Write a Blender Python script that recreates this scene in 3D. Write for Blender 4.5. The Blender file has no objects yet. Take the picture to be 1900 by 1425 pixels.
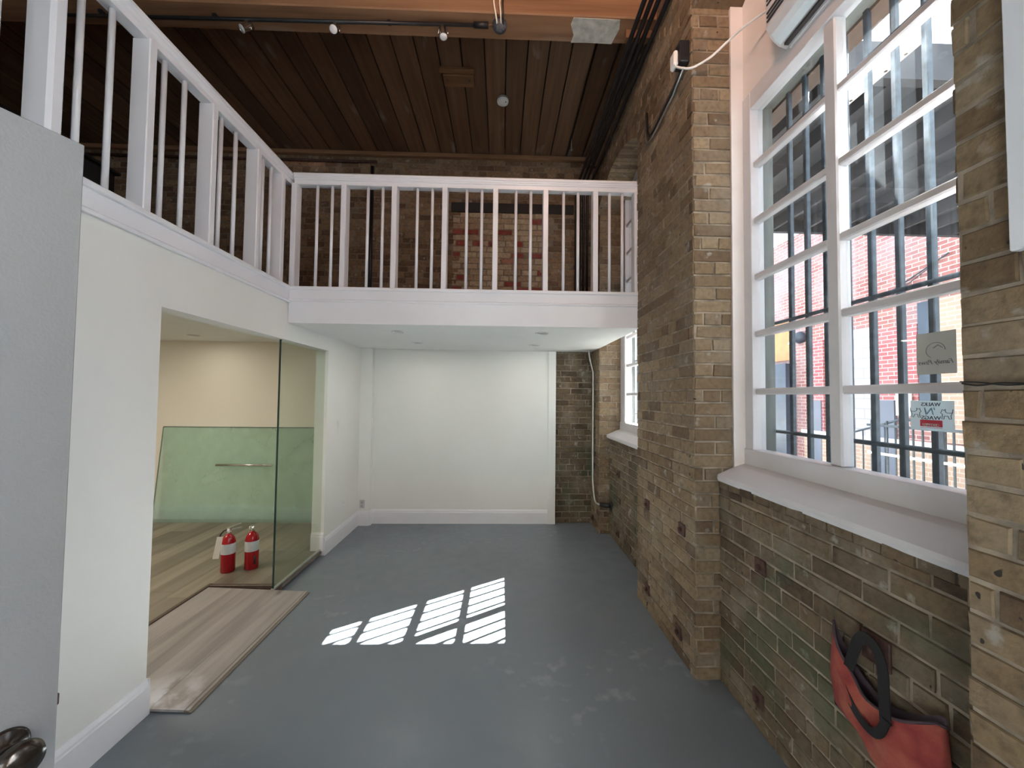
import bpy, math, random
from mathutils import Vector, Matrix
V = Vector
R = math.radians
scene = bpy.context.scene
C = scene.collection

# ------------------------------------------------------------------ camera
cam_data = bpy.data.cameras.new('camera')
cam_data.sensor_width = 36.0
cam_data.lens = 36.0 * 713.0 / 1900.0
cam_data.clip_start = 0.02
cam = bpy.data.objects.new('camera', cam_data)
C.objects.link(cam)
_p, _y, _r = R(1.9224), R(-1.5883), R(-0.6077)
_M = Matrix.Rotation(_y, 3, 'Z') @ Matrix.Rotation(_p, 3, 'X') @ Matrix.Rotation(_r, 3, 'Y')
_cols = (_M.col[0], _M.col[2], -_M.col[1])
cm = Matrix.Identity(4)
for j, c in enumerate(_cols):
    for i in range(3):
        cm[i][j] = c[i]
cm.translation = V((0, 0, 1.56))
cam.matrix_world = cm
scene.camera = cam

# ------------------------------------------------------------------ world, sun, exposure
world = bpy.data.worlds.new('sky')
scene.world = world
world.use_nodes = True
wn = world.node_tree.nodes
bg = wn['Background']
bg.inputs[0].default_value = (0.80, 0.90, 1.0, 1)
bg.inputs[1].default_value = 1.7
sun_data = bpy.data.lights.new('sun', 'SUN')
sun_data.energy = 125.0
sun_data.angle = R(0.35)
sun_data.color = (1.0, 0.96, 0.90)
sun = bpy.data.objects.new('sun', sun_data)
C.objects.link(sun)
SUN_DIR = V((1.0, 0.64, 0.957)).normalized()          # towards the sun
sun.rotation_euler = (-SUN_DIR).to_track_quat('-Z', 'Y').to_euler()
sun.location = (6, 5, 8)

def portal(name, loc, rot, sx, sy):
    l = bpy.data.lights.new(name, 'AREA')
    l.shape = 'RECTANGLE'; l.size = sx; l.size_y = sy; l.energy = 1
    l.cycles.is_portal = True
    o = bpy.data.objects.new(name, l); C.objects.link(o)
    o.location = loc; o.rotation_euler = rot

def area(name, loc, target, sx, sy, e, col):
    l = bpy.data.lights.new(name, 'AREA')
    l.shape = 'RECTANGLE'; l.size = sx; l.size_y = sy; l.energy = e; l.color = col
    o = bpy.data.objects.new(name, l); C.objects.link(o)
    o.location = loc
    o.rotation_euler = (V(target) - V(loc)).to_track_quat('-Z', 'Y').to_euler()
    return o
portal('rear_window_portal', (-0.3, -3.10, 2.4), (R(90), 0, 0), 1.9, 1.3)
portal('entry_window_portal', (1.56, -0.66, 2.6), (0, R(90), 0), 2.9, 1.15)
area('added_entry_fill', (1.50, -0.66, 2.5), (0.4, -0.66, 2.3), 1.1, 2.4, 30, (0.86, 0.93, 1.0))  # added fill lamp at the unseen entry window, boosting the sky light
area('inner_room_lamp', (-3.7, 2.6, 2.17), (-3.7, 2.6, 0), 0.6, 0.6, 15, (1.0, 0.90, 0.76))
area('entry_pendant_lamp', (0.35, 0.9, 4.15), (0.75, 2.3, 4.3), 0.25, 0.25, 8, (1.0, 0.58, 0.40))

scene.view_settings.view_transform = 'Standard'
scene.view_settings.look = 'None'
scene.view_settings.exposure = 1.42
scene.view_settings.gamma = 1.0
scene.view_settings.use_curve_mapping = False

# ------------------------------------------------------------------ materials
def nodes_of(name):
    m = bpy.data.materials.new(name)
    m.use_nodes = True
    nt = m.node_tree
    return m, nt, nt.nodes['Principled BSDF']

def N(nt, t, **kw):
    n = nt.nodes.new(t)
    for k, v in kw.items():
        if k in n.inputs:
            n.inputs[k].default_value = v
        else:
            setattr(n, k, v)
    return n

def pos_noise(nt, scale, detail=3.0, stretch=(1, 1, 1), off=(0, 0, 0)):
    g = N(nt, 'ShaderNodeNewGeometry')
    mp = N(nt, 'ShaderNodeMapping')
    mp.inputs['Scale'].default_value = stretch
    mp.inputs['Location'].default_value = off
    nt.links.new(g.outputs['Position'], mp.inputs['Vector'])
    n = N(nt, 'ShaderNodeTexNoise')
    n.inputs['Scale'].default_value = scale
    n.inputs['Detail'].default_value = detail
    nt.links.new(mp.outputs['Vector'], n.inputs['Vector'])
    return n

def ramp(nt, src, stops, interp='LINEAR'):
    r = N(nt, 'ShaderNodeValToRGB')
    cr = r.color_ramp
    cr.interpolation = interp
    while len(cr.elements) < len(stops):
        cr.elements.new(0.5)
    for e, (p, c) in zip(cr.elements, stops):
        e.position = p
        e.color = (c[0], c[1], c[2], 1) if len(c) == 3 else c
    nt.links.new(src, r.inputs['Fac'])
    return r

def mix(nt, fac, a, b, mode='MIX'):
    m = N(nt, 'ShaderNodeMix')
    m.data_type = 'RGBA'; m.blend_type = mode
    if isinstance(fac, (int, float)):
        m.inputs['Factor'].default_value = fac
    else:
        nt.links.new(fac, m.inputs['Factor'])
    for i, s in ((6, a), (7, b)):
        if isinstance(s, tuple):
            m.inputs[i].default_value = (s[0], s[1], s[2], 1)
        else:
            nt.links.new(s, m.inputs[i])
    return m.outputs[2]

def bump(nt, bsdf, height, strength=0.3, dist=0.01):
    b = N(nt, 'ShaderNodeBump')
    b.inputs['Strength'].default_value = strength
    b.inputs['Distance'].default_value = dist
    nt.links.new(height, b.inputs['Height'])
    nt.links.new(b.outputs['Normal'], bsdf.inputs['Normal'])

def plain(name, col, rough=0.5, metal=0.0, var=0.08, scale=6.0, bmp=0.0, bscale=80.0):
    m, nt, b = nodes_of(name)
    n = pos_noise(nt, scale)
    lo = tuple(c * (1 - var) for c in col); hi = tuple(min(1, c * (1 + var)) for c in col)
    r = ramp(nt, n.outputs['Fac'], [(0.3, lo), (0.7, hi)])
    nt.links.new(r.outputs['Color'], b.inputs['Base Color'])
    b.inputs['Roughness'].default_value = rough
    b.inputs['Metallic'].default_value = metal
    if bmp:
        n2 = pos_noise(nt, bscale)
        bump(nt, b, n2.outputs['Fac'], bmp, 0.004)
    return m

def brick_material(name, stops, stain=0.0, dust=0.25, contrast=1.0):
    m, nt, b = nodes_of(name)
    g = N(nt, 'ShaderNodeNewGeometry')
    base = ramp(nt, g.outputs['Random Per Island'], stops)
    n1 = pos_noise(nt, 38.0, 5.0)
    v = ramp(nt, n1.outputs['Fac'], [(0.25, (0.62, 0.60, 0.58)), (0.5, (1, 1, 1)), (0.75, (1.22, 1.2, 1.18))])
    col = mix(nt, 1.0, base.outputs['Color'], v.outputs['Color'], 'MULTIPLY')
    # smeared lime and dust with its own patchy outline
    n2 = pos_noise(nt, 5.0, 8.0)
    d = ramp(nt, n2.outputs['Fac'], [(0.50, (0, 0, 0)), (0.72, (dust, dust, dust))])
    col = mix(nt, d.outputs['Color'], col, (0.25, 0.215, 0.165))
    n5 = pos_noise(nt, 14.0, 6.0, off=(3, 1, 7))
    e = ramp(nt, n5.outputs['Fac'], [(0.63, (0, 0, 0)), (0.71, (0.6, 0.6, 0.6))])
    col = mix(nt, e.outputs['Color'], col, (0.36, 0.34, 0.31))
    if stain:
        n3 = pos_noise(nt, 3.2, 5.0, off=(9, 2, 4))
        s = ramp(nt, n3.outputs['Fac'], [(0.48, (0, 0, 0)), (0.60, (stain, stain, stain))])
        sp = N(nt, 'ShaderNodeSeparateXYZ')
        nt.links.new(g.outputs['Position'], sp.inputs[0])
        zr = ramp(nt, sp.outputs['Z'], [(0.02, (0.2, 0.2, 0.2)), (0.35, (1, 1, 1)), (0.85, (0.9, 0.9, 0.9)), (1.0, (0, 0, 0))])
        f = mix(nt, 1.0, s.outputs['Color'], zr.outputs['Color'], 'MULTIPLY')
        col = mix(nt, f, col, (0.045, 0.066, 0.034))
    # small drilled and chipped pits
    n4 = pos_noise(nt, 26.0, 1.0, off=(5, 5, 1))
    pit = ramp(nt, n4.outputs['Fac'], [(0.765, (0, 0, 0)), (0.78, (1, 1, 1))])
    col = mix(nt, pit.outputs['Color'], col, (0.02, 0.015, 0.01))
    nt.links.new(col, b.inputs['Base Color'])
    b.inputs['Roughness'].default_value = 0.85
    nb = pos_noise(nt, 60.0, 6.0)
    bump(nt, b, nb.outputs['Fac'], 0.55, 0.006)
    return m

YB = [(0.0, (0.091, 0.055, 0.028)), (0.2, (0.14, 0.091, 0.048)), (0.45, (0.185, 0.126, 0.069)), (0.65, (0.208, 0.145, 0.082)), (0.85, (0.161, 0.116, 0.074)), (1.0, (0.252, 0.185, 0.112))]
M = {}
M['brick'] = brick_material('yellow_brick', YB, 0.0, 0.35)
M['brick_stained'] = brick_material('stained_yellow_brick', [(p, tuple(k * 0.66 for k in c)) for p, c in YB], 0.62, 0.55)
M['brick_upper'] = brick_material('upper_brown_brick', [(0, (0.10, 0.055, 0.03)), (0.5, (0.19, 0.115, 0.062)), (1, (0.25, 0.16, 0.09))], 0.0, 0.2)
M['brick_infill'] = brick_material('pale_infill_brick', [(0, (0.30, 0.20, 0.12)), (0.75, (0.42, 0.33, 0.22)), (0.86, (0.40, 0.31, 0.2)), (0.88, (0.28, 0.05, 0.035)), (1, (0.2, 0.045, 0.035))], 0.0, 0.3)
M['mortar'] = plain('lime_mortar', (0.24, 0.195, 0.15), 0.95, 0, 0.45, 11, 0.6, 90)
M['mortar_dark'] = plain('old_brown_mortar', (0.20, 0.155, 0.11), 0.95, 0, 0.25, 20, 0.6, 90)
M['wall'] = plain('white_wall_paint', (0.79, 0.79, 0.755), 0.6, 0, 0.015, 2, 0.08, 160)
M['cream'] = plain('cream_wall_paint', (0.80, 0.755, 0.65), 0.6, 0, 0.015, 2, 0.08, 160)
M['white'] = plain('white_gloss_paint', (0.80, 0.80, 0.83), 0.32, 0, 0.02, 3, 0.06, 70)
M['frame'] = plain('window_frame_paint', (0.60, 0.585, 0.60), 0.38, 0, 0.04, 5, 0.1, 60)
M['reveal'] = plain('grey_green_reveal_paint', (0.115, 0.125, 0.115), 0.6, 0, 0.2, 6)
M['plaster'] = plain('pinkish_white_plaster', (0.74, 0.68, 0.65), 0.6, 0, 0.05, 3, 0.2, 40)
M['door'] = plain('grey_door_paint', (0.245, 0.24, 0.24), 0.45, 0, 0.03, 3, 0.15, 200)
M['bronze'] = plain('dark_bronze', (0.10, 0.085, 0.075), 0.22, 0.9, 0.2, 20)
M['black'] = plain('black_paint', (0.012, 0.012, 0.013), 0.45, 0, 0.2, 10)
M['blackpipe'] = plain('black_iron_pipe', (0.022, 0.022, 0.025), 0.35, 0.3, 0.3, 10)
M['rust'] = plain('rusty_iron', (0.075, 0.035, 0.027), 0.7, 0.3, 0.35, 40, 0.4, 120)
M['steel'] = plain('galvanised_steel', (0.55, 0.55, 0.52), 0.3, 0.9, 0.1, 20)
M['chrome'] = plain('satin_chrome', (0.70, 0.66, 0.62), 0.22, 1.0, 0.05, 20)
M['plastic'] = plain('white_plastic', (0.78, 0.78, 0.76), 0.35, 0, 0.02, 10)
M['greyplastic'] = plain('grey_unit_plastic', (0.58, 0.57, 0.58), 0.4, 0, 0.04, 10)
M['slotdark'] = plain('dark_slot', (0.04, 0.035, 0.035), 0.6)
M['flap'] = plain('pale_blue_plastic', (0.62, 0.68, 0.72), 0.3, 0, 0.03, 8)
M['red'] = plain('red_cylinder_enamel', (0.36, 0.006, 0.012), 0.18, 0, 0.05, 10)
M['label'] = plain('pale_grey_label', (0.52, 0.54, 0.55), 0.4, 0, 0.05, 60)
M['tag'] = plain('cream_card_tag', (0.80, 0.72, 0.60), 0.6, 0, 0.03, 10)
M['bars'] = plain('blue_black_bar_paint', (0.045, 0.06, 0.075), 0.5, 0.2, 0.4, 30)
M['concrete'] = plain('pale_concrete', (0.50, 0.49, 0.47), 0.9, 0, 0.12, 3)
M['joist'] = plain('dark_deck_timber', (0.022, 0.024, 0.03), 0.7, 0, 0.3, 4)
M['palesteel'] = plain('pale_painted_steel', (0.72, 0.72, 0.70), 0.5, 0, 0.05, 10)
M['soot'] = plain('charcoal_tape', (0.07, 0.075, 0.085), 0.7, 0, 0.5, 60, 0.5, 90)
M['orangewood'] = plain('orange_board', (0.40, 0.19, 0.08), 0.7, 0, 0.15, 5)
M['bluedoor'] = plain('blue_grey_door', (0.11, 0.125, 0.17), 0.5, 0, 0.1, 3)
M['darkopening'] = plain('dark_blue_opening', (0.03, 0.045, 0.07), 0.4, 0, 0.3, 3)
M['redink'] = plain('red_ink', (0.55, 0.03, 0.06), 0.5)
M['darkink'] = plain('dark_ink', (0.06, 0.06, 0.08), 0.5)
M['blueink'] = plain('blue_ink', (0.18, 0.30, 0.42), 0.5)
M['greyink'] = plain('faint_grey_ink', (0.20, 0.20, 0.21), 0.6)
M['paper'] = plain('grey_paper', (0.50, 0.52, 0.50), 0.6, 0, 0.02, 20)
M['lens'] = plain('frosted_lamp_lens', (0.85, 0.85, 0.85), 0.2)
M['can'] = plain('recessed_can_grey', (0.42, 0.40, 0.36), 0.5)
M['strap'] = plain('black_webbing', (0.008, 0.007, 0.008), 0.9)
M['lining'] = plain('dark_purple_lining', (0.05, 0.03, 0.04), 0.8)

def mk_bag():
    m, nt, b = nodes_of('worn_red_canvas')
    n = pos_noise(nt, 14.0, 5.0)
    r = ramp(nt, n.outputs['Fac'], [(0.3, (0.18, 0.016, 0.018)), (0.5, (0.26, 0.042, 0.032)), (0.7, (0.32, 0.09, 0.055))])
    nt.links.new(r.outputs['Color'], b.inputs['Base Color'])
    b.inputs['Roughness'].default_value = 0.85
    n2 = pos_noise(nt, 300.0, 2.0); bump(nt, b, n2.outputs['Fac'], 0.3, 0.002)
    return m
M['bag'] = mk_bag()

def mk_floor():
    m, nt, b = nodes_of('grey_floor_paint')
    n = pos_noise(nt, 1.5, 4.0)
    r = ramp(nt, n.outputs['Fac'], [(0.3, (0.155, 0.182, 0.212)), (0.7, (0.18, 0.208, 0.24))])
    n2 = pos_noise(nt, 9.0, 8.0)
    s = ramp(nt, n2.outputs['Fac'], [(0.56, (0, 0, 0)), (0.68, (0.5, 0.5, 0.5))])
    n3 = pos_noise(nt, 0.9, 2.0, off=(4, 4, 0))
    k = ramp(nt, n3.outputs['Fac'], [(0.5, (0, 0, 0)), (0.62, (1, 1, 1))])
    f = mix(nt, 1.0, s.outputs['Color'], k.outputs['Color'], 'MULTIPLY')
    col = mix(nt, f, r.outputs['Color'], (0.30, 0.34, 0.38))
    nt.links.new(col, b.inputs['Base Color'])
    rr = ramp(nt, n2.outputs['Fac'], [(0.3, (0.28, 0.28, 0.28)), (0.7, (0.45, 0.45, 0.45))])
    nt.links.new(rr.outputs['Color'], b.inputs['Roughness'])
    n4 = pos_noise(nt, 25.0, 4.0); bump(nt, b, n4.outputs['Fac'], 0.12, 0.004)
    return m
M['floor'] = mk_floor()

def mk_wood(name, stops, axis=1, rough=0.7, island=True, grain=9.0, white=0.0, bmp=0.35):
    m, nt, b = nodes_of(name)
    st = [22, 22, 22]; st[axis] = 1.2
    n = pos_noise(nt, grain / 9.0, 6.0, tuple(st))
    r = ramp(nt, n.outputs['Fac'], stops)
    col = r.outputs['Color']
    if island:
        g = N(nt, 'ShaderNodeNewGeometry')
        v = ramp(nt, g.outputs['Random Per Island'], [(0, (0.72, 0.70, 0.68)), (0.5, (1.0, 1.0, 1.0)), (1, (1.3, 1.28, 1.25))])
        col = mix(nt, 1.0, col, v.outputs['Color'], 'MULTIPLY')
    if white:
        st2 = [4, 4, 4]; st2[axis] = 1.1
        n2 = pos_noise(nt, 1.3, 9.0, tuple(st2), (7, 2, 3))
        w = ramp(nt, n2.outputs['Fac'], [(0.63, (0, 0, 0)), (0.74, (white, white, white))])
        col = mix(nt, w.outputs['Color'], col, (0.42, 0.38, 0.34))
    nt.links.new(col, b.inputs['Base Color'])
    b.inputs['Roughness'].default_value = rough
    bump(nt, b, n.outputs['Fac'], bmp, 0.004)
    return m
M['plank'] = mk_wood('dark_ceiling_plank', [(0.25, (0.085, 0.044, 0.022)), (0.5, (0.13, 0.068, 0.035)), (0.75, (0.175, 0.095, 0.05))], 1, 0.65, True, 9, 0.5)
M['beam'] = mk_wood('beam_timber', [(0.25, (0.16, 0.075, 0.035)), (0.5, (0.25, 0.125, 0.06)), (0.75, (0.31, 0.16, 0.08))], 0, 0.7, False, 7, 0.15)
M['block'] = mk_wood('block_timber', [(0.25, (0.13, 0.06, 0.027)), (0.75, (0.23, 0.115, 0.05))], 0, 0.7, False, 9)
M['patch'] = plain('grey_plaster_patch', (0.46, 0.44, 0.39), 0.8, 0, 0.25, 18)
M['laminate'] = mk_wood('greige_laminate', [(0.25, (0.15, 0.125, 0.095)), (0.5, (0.205, 0.175, 0.135)), (0.75, (0.26, 0.225, 0.18))], 1, 0.42, True, 6, 0, 0.08)
def mk_ramp():
    m, nt, b = nodes_of('scuffed_ramp_laminate')
    n = pos_noise(nt, 0.7, 6.0, (22, 1.4, 22))
    r = ramp(nt, n.outputs['Fac'], [(0.25, (0.21, 0.185, 0.17)), (0.5, (0.32, 0.29, 0.27)), (0.75, (0.41, 0.375, 0.35))])
    g = N(nt, 'ShaderNodeNewGeometry')
    v = ramp(nt, g.outputs['Random Per Island'], [(0, (0.85, 0.84, 0.83)), (1, (1.08, 1.08, 1.08))])
    col = mix(nt, 1.0, r.outputs['Color'], v.outputs['Color'], 'MULTIPLY')
    n2 = pos_noise(nt, 7.0, 8.0, off=(1, 3, 0))
    s = ramp(nt, n2.outputs['Fac'], [(0.46, (0, 0, 0)), (0.58, (0.8, 0.8, 0.8))])
    vd = N(nt, 'ShaderNodeVectorMath', operation='DISTANCE')
    vd.inputs[1].default_value = (-1.68, 2.02, 0.02)
    nt.links.new(g.outputs['Position'], vd.inputs[0])
    k = ramp(nt, vd.outputs['Value'], [(0.05, (1, 1, 1)), (0.24, (0, 0, 0))])
    f = mix(nt, 1.0, s.outputs['Color'], k.outputs['Color'], 'MULTIPLY')
    col = mix(nt, f, col, (0.72, 0.74, 0.78))
    nt.links.new(col, b.inputs['Base Color'])
    b.inputs['Roughness'].default_value = 0.45
    return m
M['ramp'] = mk_ramp()
M['edge'] = mk_wood('brown_edge_strip', [(0.25, (0.07, 0.045, 0.032)), (0.75, (0.12, 0.08, 0.06))], 1, 0.5, False, 8)

def mk_glass(name, tint, haze, gloss=0.06, dirt=(0.75, 0.85, 0.95), lo=0.5, hi=0.75, scale=2.0):
    m = bpy.data.materials.new(name); m.use_nodes = True
    nt = m.node_tree
    for n in list(nt.nodes): nt.nodes.remove(n)
    out = N(nt, 'ShaderNodeOutputMaterial')
    tr = N(nt, 'ShaderNodeBsdfTransparent'); tr.inputs[0].default_value = (*tint, 1)
    gl = N(nt, 'ShaderNodeBsdfGlossy'); gl.inputs['Roughness'].default_value = 0.02
    lw = N(nt, 'ShaderNodeLayerWeight'); lw.inputs[0].default_value = 0.5
    pw = N(nt, 'ShaderNodeMath', operation='POWER'); pw.inputs[1].default_value = 4.5
    nt.links.new(lw.outputs['Facing'], pw.inputs[0])
    fr = N(nt, 'ShaderNodeMath', operation='MULTIPLY_ADD'); fr.inputs[1].default_value = 0.7; fr.inputs[2].default_value = gloss * 0.5
    nt.links.new(pw.outputs[0], fr.inputs[0])
    m1 = N(nt, 'ShaderNodeMixShader')
    nt.links.new(fr.outputs[0], m1.inputs[0]); nt.links.new(tr.outputs[0], m1.inputs[1]); nt.links.new(gl.outputs[0], m1.inputs[2])
    last = m1
    if haze:
        df = N(nt, 'ShaderNodeBsdfDiffuse'); df.inputs[0].default_value = (*dirt, 1)
        tl = N(nt, 'ShaderNodeBsdfTranslucent'); tl.inputs[0].default_value = (*dirt, 1)
        md = N(nt, 'ShaderNodeMixShader'); md.inputs[0].default_value = 0.7
        nt.links.new(df.outputs[0], md.inputs[1]); nt.links.new(tl.outputs[0], md.inputs[2])
        n = pos_noise(nt, scale, 7.0, (1, 1.3, 0.8))
        r = ramp(nt, n.outputs['Fac'], [(lo, (haze * 0.12,) * 3), (hi, (haze,) * 3)])
        m2 = N(nt, 'ShaderNodeMixShader')
        nt.links.new(r.outputs[0], m2.inputs[0]); nt.links.new(m1.outputs[0], m2.inputs[1]); nt.links.new(md.outputs[0], m2.inputs[2])
        last = m2
    nt.links.new(last.outputs[0], out.inputs[0])
    return m
M['pane'] = mk_glass('dirty_window_glass', (0.93, 0.96, 0.97), 0.005)
M['glass'] = mk_glass('greenish_tempered_glass', (0.89, 0.93, 0.89), 0.0)
M['greenglass'] = mk_glass('green_tempered_glass', (0.87, 0.94, 0.91), 0.42, dirt=(0.74, 0.90, 0.83), lo=0.0, hi=0.7)
M['glassedge'] = plain('dark_green_glass_edge', (0.02, 0.05, 0.045), 0.1)
M['sticker'] = mk_glass('translucent_sticker', (0.7, 0.75, 0.76), 0.80, dirt=(0.62, 0.70, 0.72), lo=0.0, hi=0.1)

def mk_outside_brick():
    m, nt, b = nodes_of('weathered_red_brick_facade')
    g = N(nt, 'ShaderNodeNewGeometry')
    sp = N(nt, 'ShaderNodeSeparateXYZ'); nt.links.new(g.outputs['Position'], sp.inputs[0])
    cb = N(nt, 'ShaderNodeCombineXYZ')
    nt.links.new(sp.outputs['Y'], cb.inputs['X']); nt.links.new(sp.outputs['Z'], cb.inputs['Y'])
    br = N(nt, 'ShaderNodeTexBrick')
    br.inputs['Scale'].default_value = 1.0
    br.inputs['Brick Width'].default_value = 0.22; br.inputs['Row Height'].default_value = 0.075
    br.inputs['Mortar Size'].default_value = 0.008; br.inputs['Mortar Smooth'].default_value = 0.2
    br.inputs['Color1'].default_value = (0.22, 0.075, 0.07, 1)
    br.inputs['Color2'].default_value = (0.31, 0.14, 0.125, 1)
    br.inputs['Mortar'].default_value = (0.46, 0.38, 0.37, 1)
    nt.links.new(cb.outputs[0], br.inputs['Vector'])
    n = pos_noise(nt, 0.8, 5.0, off=(0, 2.2, 1))
    w = ramp(nt, n.outputs['Fac'], [(0.42, (0, 0, 0)), (0.6, (0.75, 0.75, 0.75))])
    col = mix(nt, w.outputs['Color'], br.outputs['Color'], (0.29, 0.23, 0.25))
    nt.links.new(col, b.inputs['Base Color'])
    b.inputs['Roughness'].default_value = 0.9
    bump(nt, b, br.outputs['Fac'], -0.4, 0.01)
    return m
M['outbrick'] = mk_outside_brick()
def mk_block(name, c1, c2, mo, w, h, ms):
    m, nt, b = nodes_of(name)
    g = N(nt, 'ShaderNodeNewGeometry')
    sp = N(nt, 'ShaderNodeSeparateXYZ'); nt.links.new(g.outputs['Position'], sp.inputs[0])
    cb = N(nt, 'ShaderNodeCombineXYZ')
    nt.links.new(sp.outputs['Y'], cb.inputs['X']); nt.links.new(sp.outputs['Z'], cb.inputs['Y'])
    br = N(nt, 'ShaderNodeTexBrick')
    br.inputs['Scale'].default_value = 1.0
    br.inputs['Brick Width'].default_value = w; br.inputs['Row Height'].default_value = h
    br.inputs['Mortar Size'].default_value = ms
    br.inputs['Color1'].default_value = (*c1, 1); br.inputs['Color2'].default_value = (*c2, 1); br.inputs['Mortar'].default_value = (*mo, 1)
    nt.links.new(cb.outputs[0], br.inputs['Vector'])
    nt.links.new(br.outputs['Color'], b.inputs['Base Color'])
    b.inputs['Roughness'].default_value = 0.9
    return m
M['cmu'] = mk_block('white_concrete_block', (0.38, 0.375, 0.40), (0.43, 0.42, 0.44), (0.25, 0.245, 0.27), 0.40, 0.20, 0.012)
M['outyellow'] = mk_block('pale_orange_brick', (0.34, 0.24, 0.18), (0.39, 0.28, 0.22), (0.44, 0.38, 0.34), 0.22, 0.075, 0.008)
M['outredpanel'] = mk_block('clean_red_brick', (0.28, 0.07, 0.08), (0.33, 0.12, 0.125), (0.45, 0.36, 0.36), 0.22, 0.075, 0.008)

# ------------------------------------------------------------------ mesh helpers
class MB:
    def __init__(s):
        s.v = []; s.f = []; s.mi = []; s.sm = []; s.mat = 0; s.smooth = False
    def face(s, idx):
        s.f.append(idx); s.mi.append(s.mat); s.sm.append(s.smooth)
    def box(s, x0, x1, y0, y1, z0, z1, bev=0.0):
        x0, x1 = sorted((x0, x1)); y0, y1 = sorted((y0, y1)); z0, z1 = sorted((z0, z1))
        if bev <= 0:
            b = len(s.v)
            s.v += [(x0, y0, z0), (x1, y0, z0), (x1, y1, z0), (x0, y1, z0), (x0, y0, z1), (x1, y0, z1), (x1, y1, z1), (x0, y1, z1)]
            for q in ((0, 3, 2, 1), (4, 5, 6, 7), (0, 1, 5, 4), (1, 2, 6, 5), (2, 3, 7, 6), (3, 0, 4, 7)):
                s.face([b + i for i in q])
            return s
        # bevelled box: chamfered along vertical-section outline of each axis
        b = len(s.v); e = min(bev, (x1 - x0) / 2.1, (y1 - y0) / 2.1, (z1 - z0) / 2.1)
        idx = {}
        for ix, X in enumerate((x0, x1)):
            for iy, Y in enumerate((y0, y1)):
                for iz, Z in enumerate((z0, z1)):
                    sx = 1 if ix == 0 else -1; sy = 1 if iy == 0 else -1; sz = 1 if iz == 0 else -1
                    idx[(ix, iy, iz, 0)] = len(s.v); s.v.append((X, Y + sy * e, Z + sz * e))
                    idx[(ix, iy, iz, 1)] = len(s.v); s.v.append((X + sx * e, Y, Z + sz * e))
                    idx[(ix, iy, iz, 2)] = len(s.v); s.v.append((X + sx * e, Y + sy * e, Z))
        G = lambda *k: idx[k]
        for i in (0, 1):
            q = [G(i, 0, 0, 0), G(i, 1, 0, 0), G(i, 1, 1, 0), G(i, 0, 1, 0)]; s.face(q if i else q[::-1])
            q = [G(0, i, 0, 1), G(1, i, 0, 1), G(1, i, 1, 1), G(0, i, 1, 1)]; s.face(q if not i else q[::-1])
            q = [G(0, 0, i, 2), G(1, 0, i, 2), G(1, 1, i, 2), G(0, 1, i, 2)]; s.face(q if i else q[::-1])
        for i in (0, 1):
            for j in (0, 1):
                s.face([G(i, j, 0, 0), G(i, j, 1, 0), G(i, j, 1, 1), G(i, j, 0, 1)])
                s.face([G(i, 0, j, 0), G(i, 1, j, 0), G(i, 1, j, 2), G(i, 0, j, 2)])
                s.face([G(0, i, j, 1), G(1, i, j, 1), G(1, i, j, 2), G(0, i, j, 2)])
                for k in (0, 1):
                    s.face([G(i, j, k, 0), G(i, j, k, 1), G(i, j, k, 2)])
        return s
    def prism(s, pts, d0, d1, axis):
        """closed outline pts (a,b) extruded along axis ('x','y','z') from d0 to d1"""
        def P(a, b, d):
            return {'x': (d, a, b), 'y': (a, d, b), 'z': (a, b, d)}[axis]
        b = len(s.v); n = len(pts)
        s.v += [P(a, c, d0) for a, c in pts] + [P(a, c, d1) for a, c in pts]
        s.face([b + i for i in range(n)][::-1]); s.face([b + n + i for i in range(n)])
        for i in range(n):
            j = (i + 1) % n
            s.face([b + i, b + j, b + n + j, b + n + i])
        return s
    def quad(s, a, b, c, d):
        k = len(s.v); s.v += [tuple(a), tuple(b), tuple(c), tuple(d)]; s.face([k, k + 1, k + 2, k + 3]); return s
    def tube(s, pts, r, n=10, caps=True, closed=False):
        pts = [V(p) for p in pts]
        rs = r if isinstance(r, (list, tuple)) else [r] * len(pts)
        sm = s.smooth; b = len(s.v); prev = None; m = len(pts)
        for i, p in enumerate(pts):
            if closed:
                t = (pts[(i + 1) % m] - pts[i - 1]).normalized()
            else:
                t = (pts[min(i + 1, m - 1)] - pts[max(i - 1, 0)]).normalized()
            if prev is None:
                a = V((0, 0, 1)) if abs(t.z) < 0.9 else V((1, 0, 0))
                u = t.cross(a).normalized()
            else:
                u = (prev - t * prev.dot(t)).normalized()
            prev = u; w = t.cross(u)
            for k in range(n):
                q = 2 * math.pi * k / n
                s.v.append(tuple(p + (u * math.cos(q) + w * math.sin(q)) * rs[i]))
        s.smooth = True
        rng = m if closed else m - 1
        for i in range(rng):
            i2 = (i + 1) % m
            for k in range(n):
                k2 = (k + 1) % n
                s.face([b + i * n + k, b + i * n + k2, b + i2 * n + k2, b + i2 * n + k])
        s.smooth = False
        if caps and not closed:
            s.face([b + k for k in range(n)][::-1]); s.face([b + (m - 1) * n + k for k in range(n)])
        s.smooth = sm
        return s
    def lathe(s, prof, origin, axis=(0, 0, 1), n=24, a0=0.0, a1=360.0, caps=True):
        """prof: list of (radius, height) along axis"""
        ax = V(axis).normalized(); h = V((1, 0, 0)) if abs(ax.x) < 0.9 else V((0, 1, 0))
        u = ax.cross(h).normalized(); w = ax.cross(u); o = V(origin)
        b = len(s.v); full = abs(a1 - a0) >= 359.9; cnt = n if full else n + 1
        for (r, z) in prof:
            for k in range(cnt):
                q = R(a0 + (a1 - a0) * k / n)
                s.v.append(tuple(o + ax * z + (u * math.cos(q) + w * math.sin(q)) * r))
        sm = s.smooth; s.smooth = True
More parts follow.
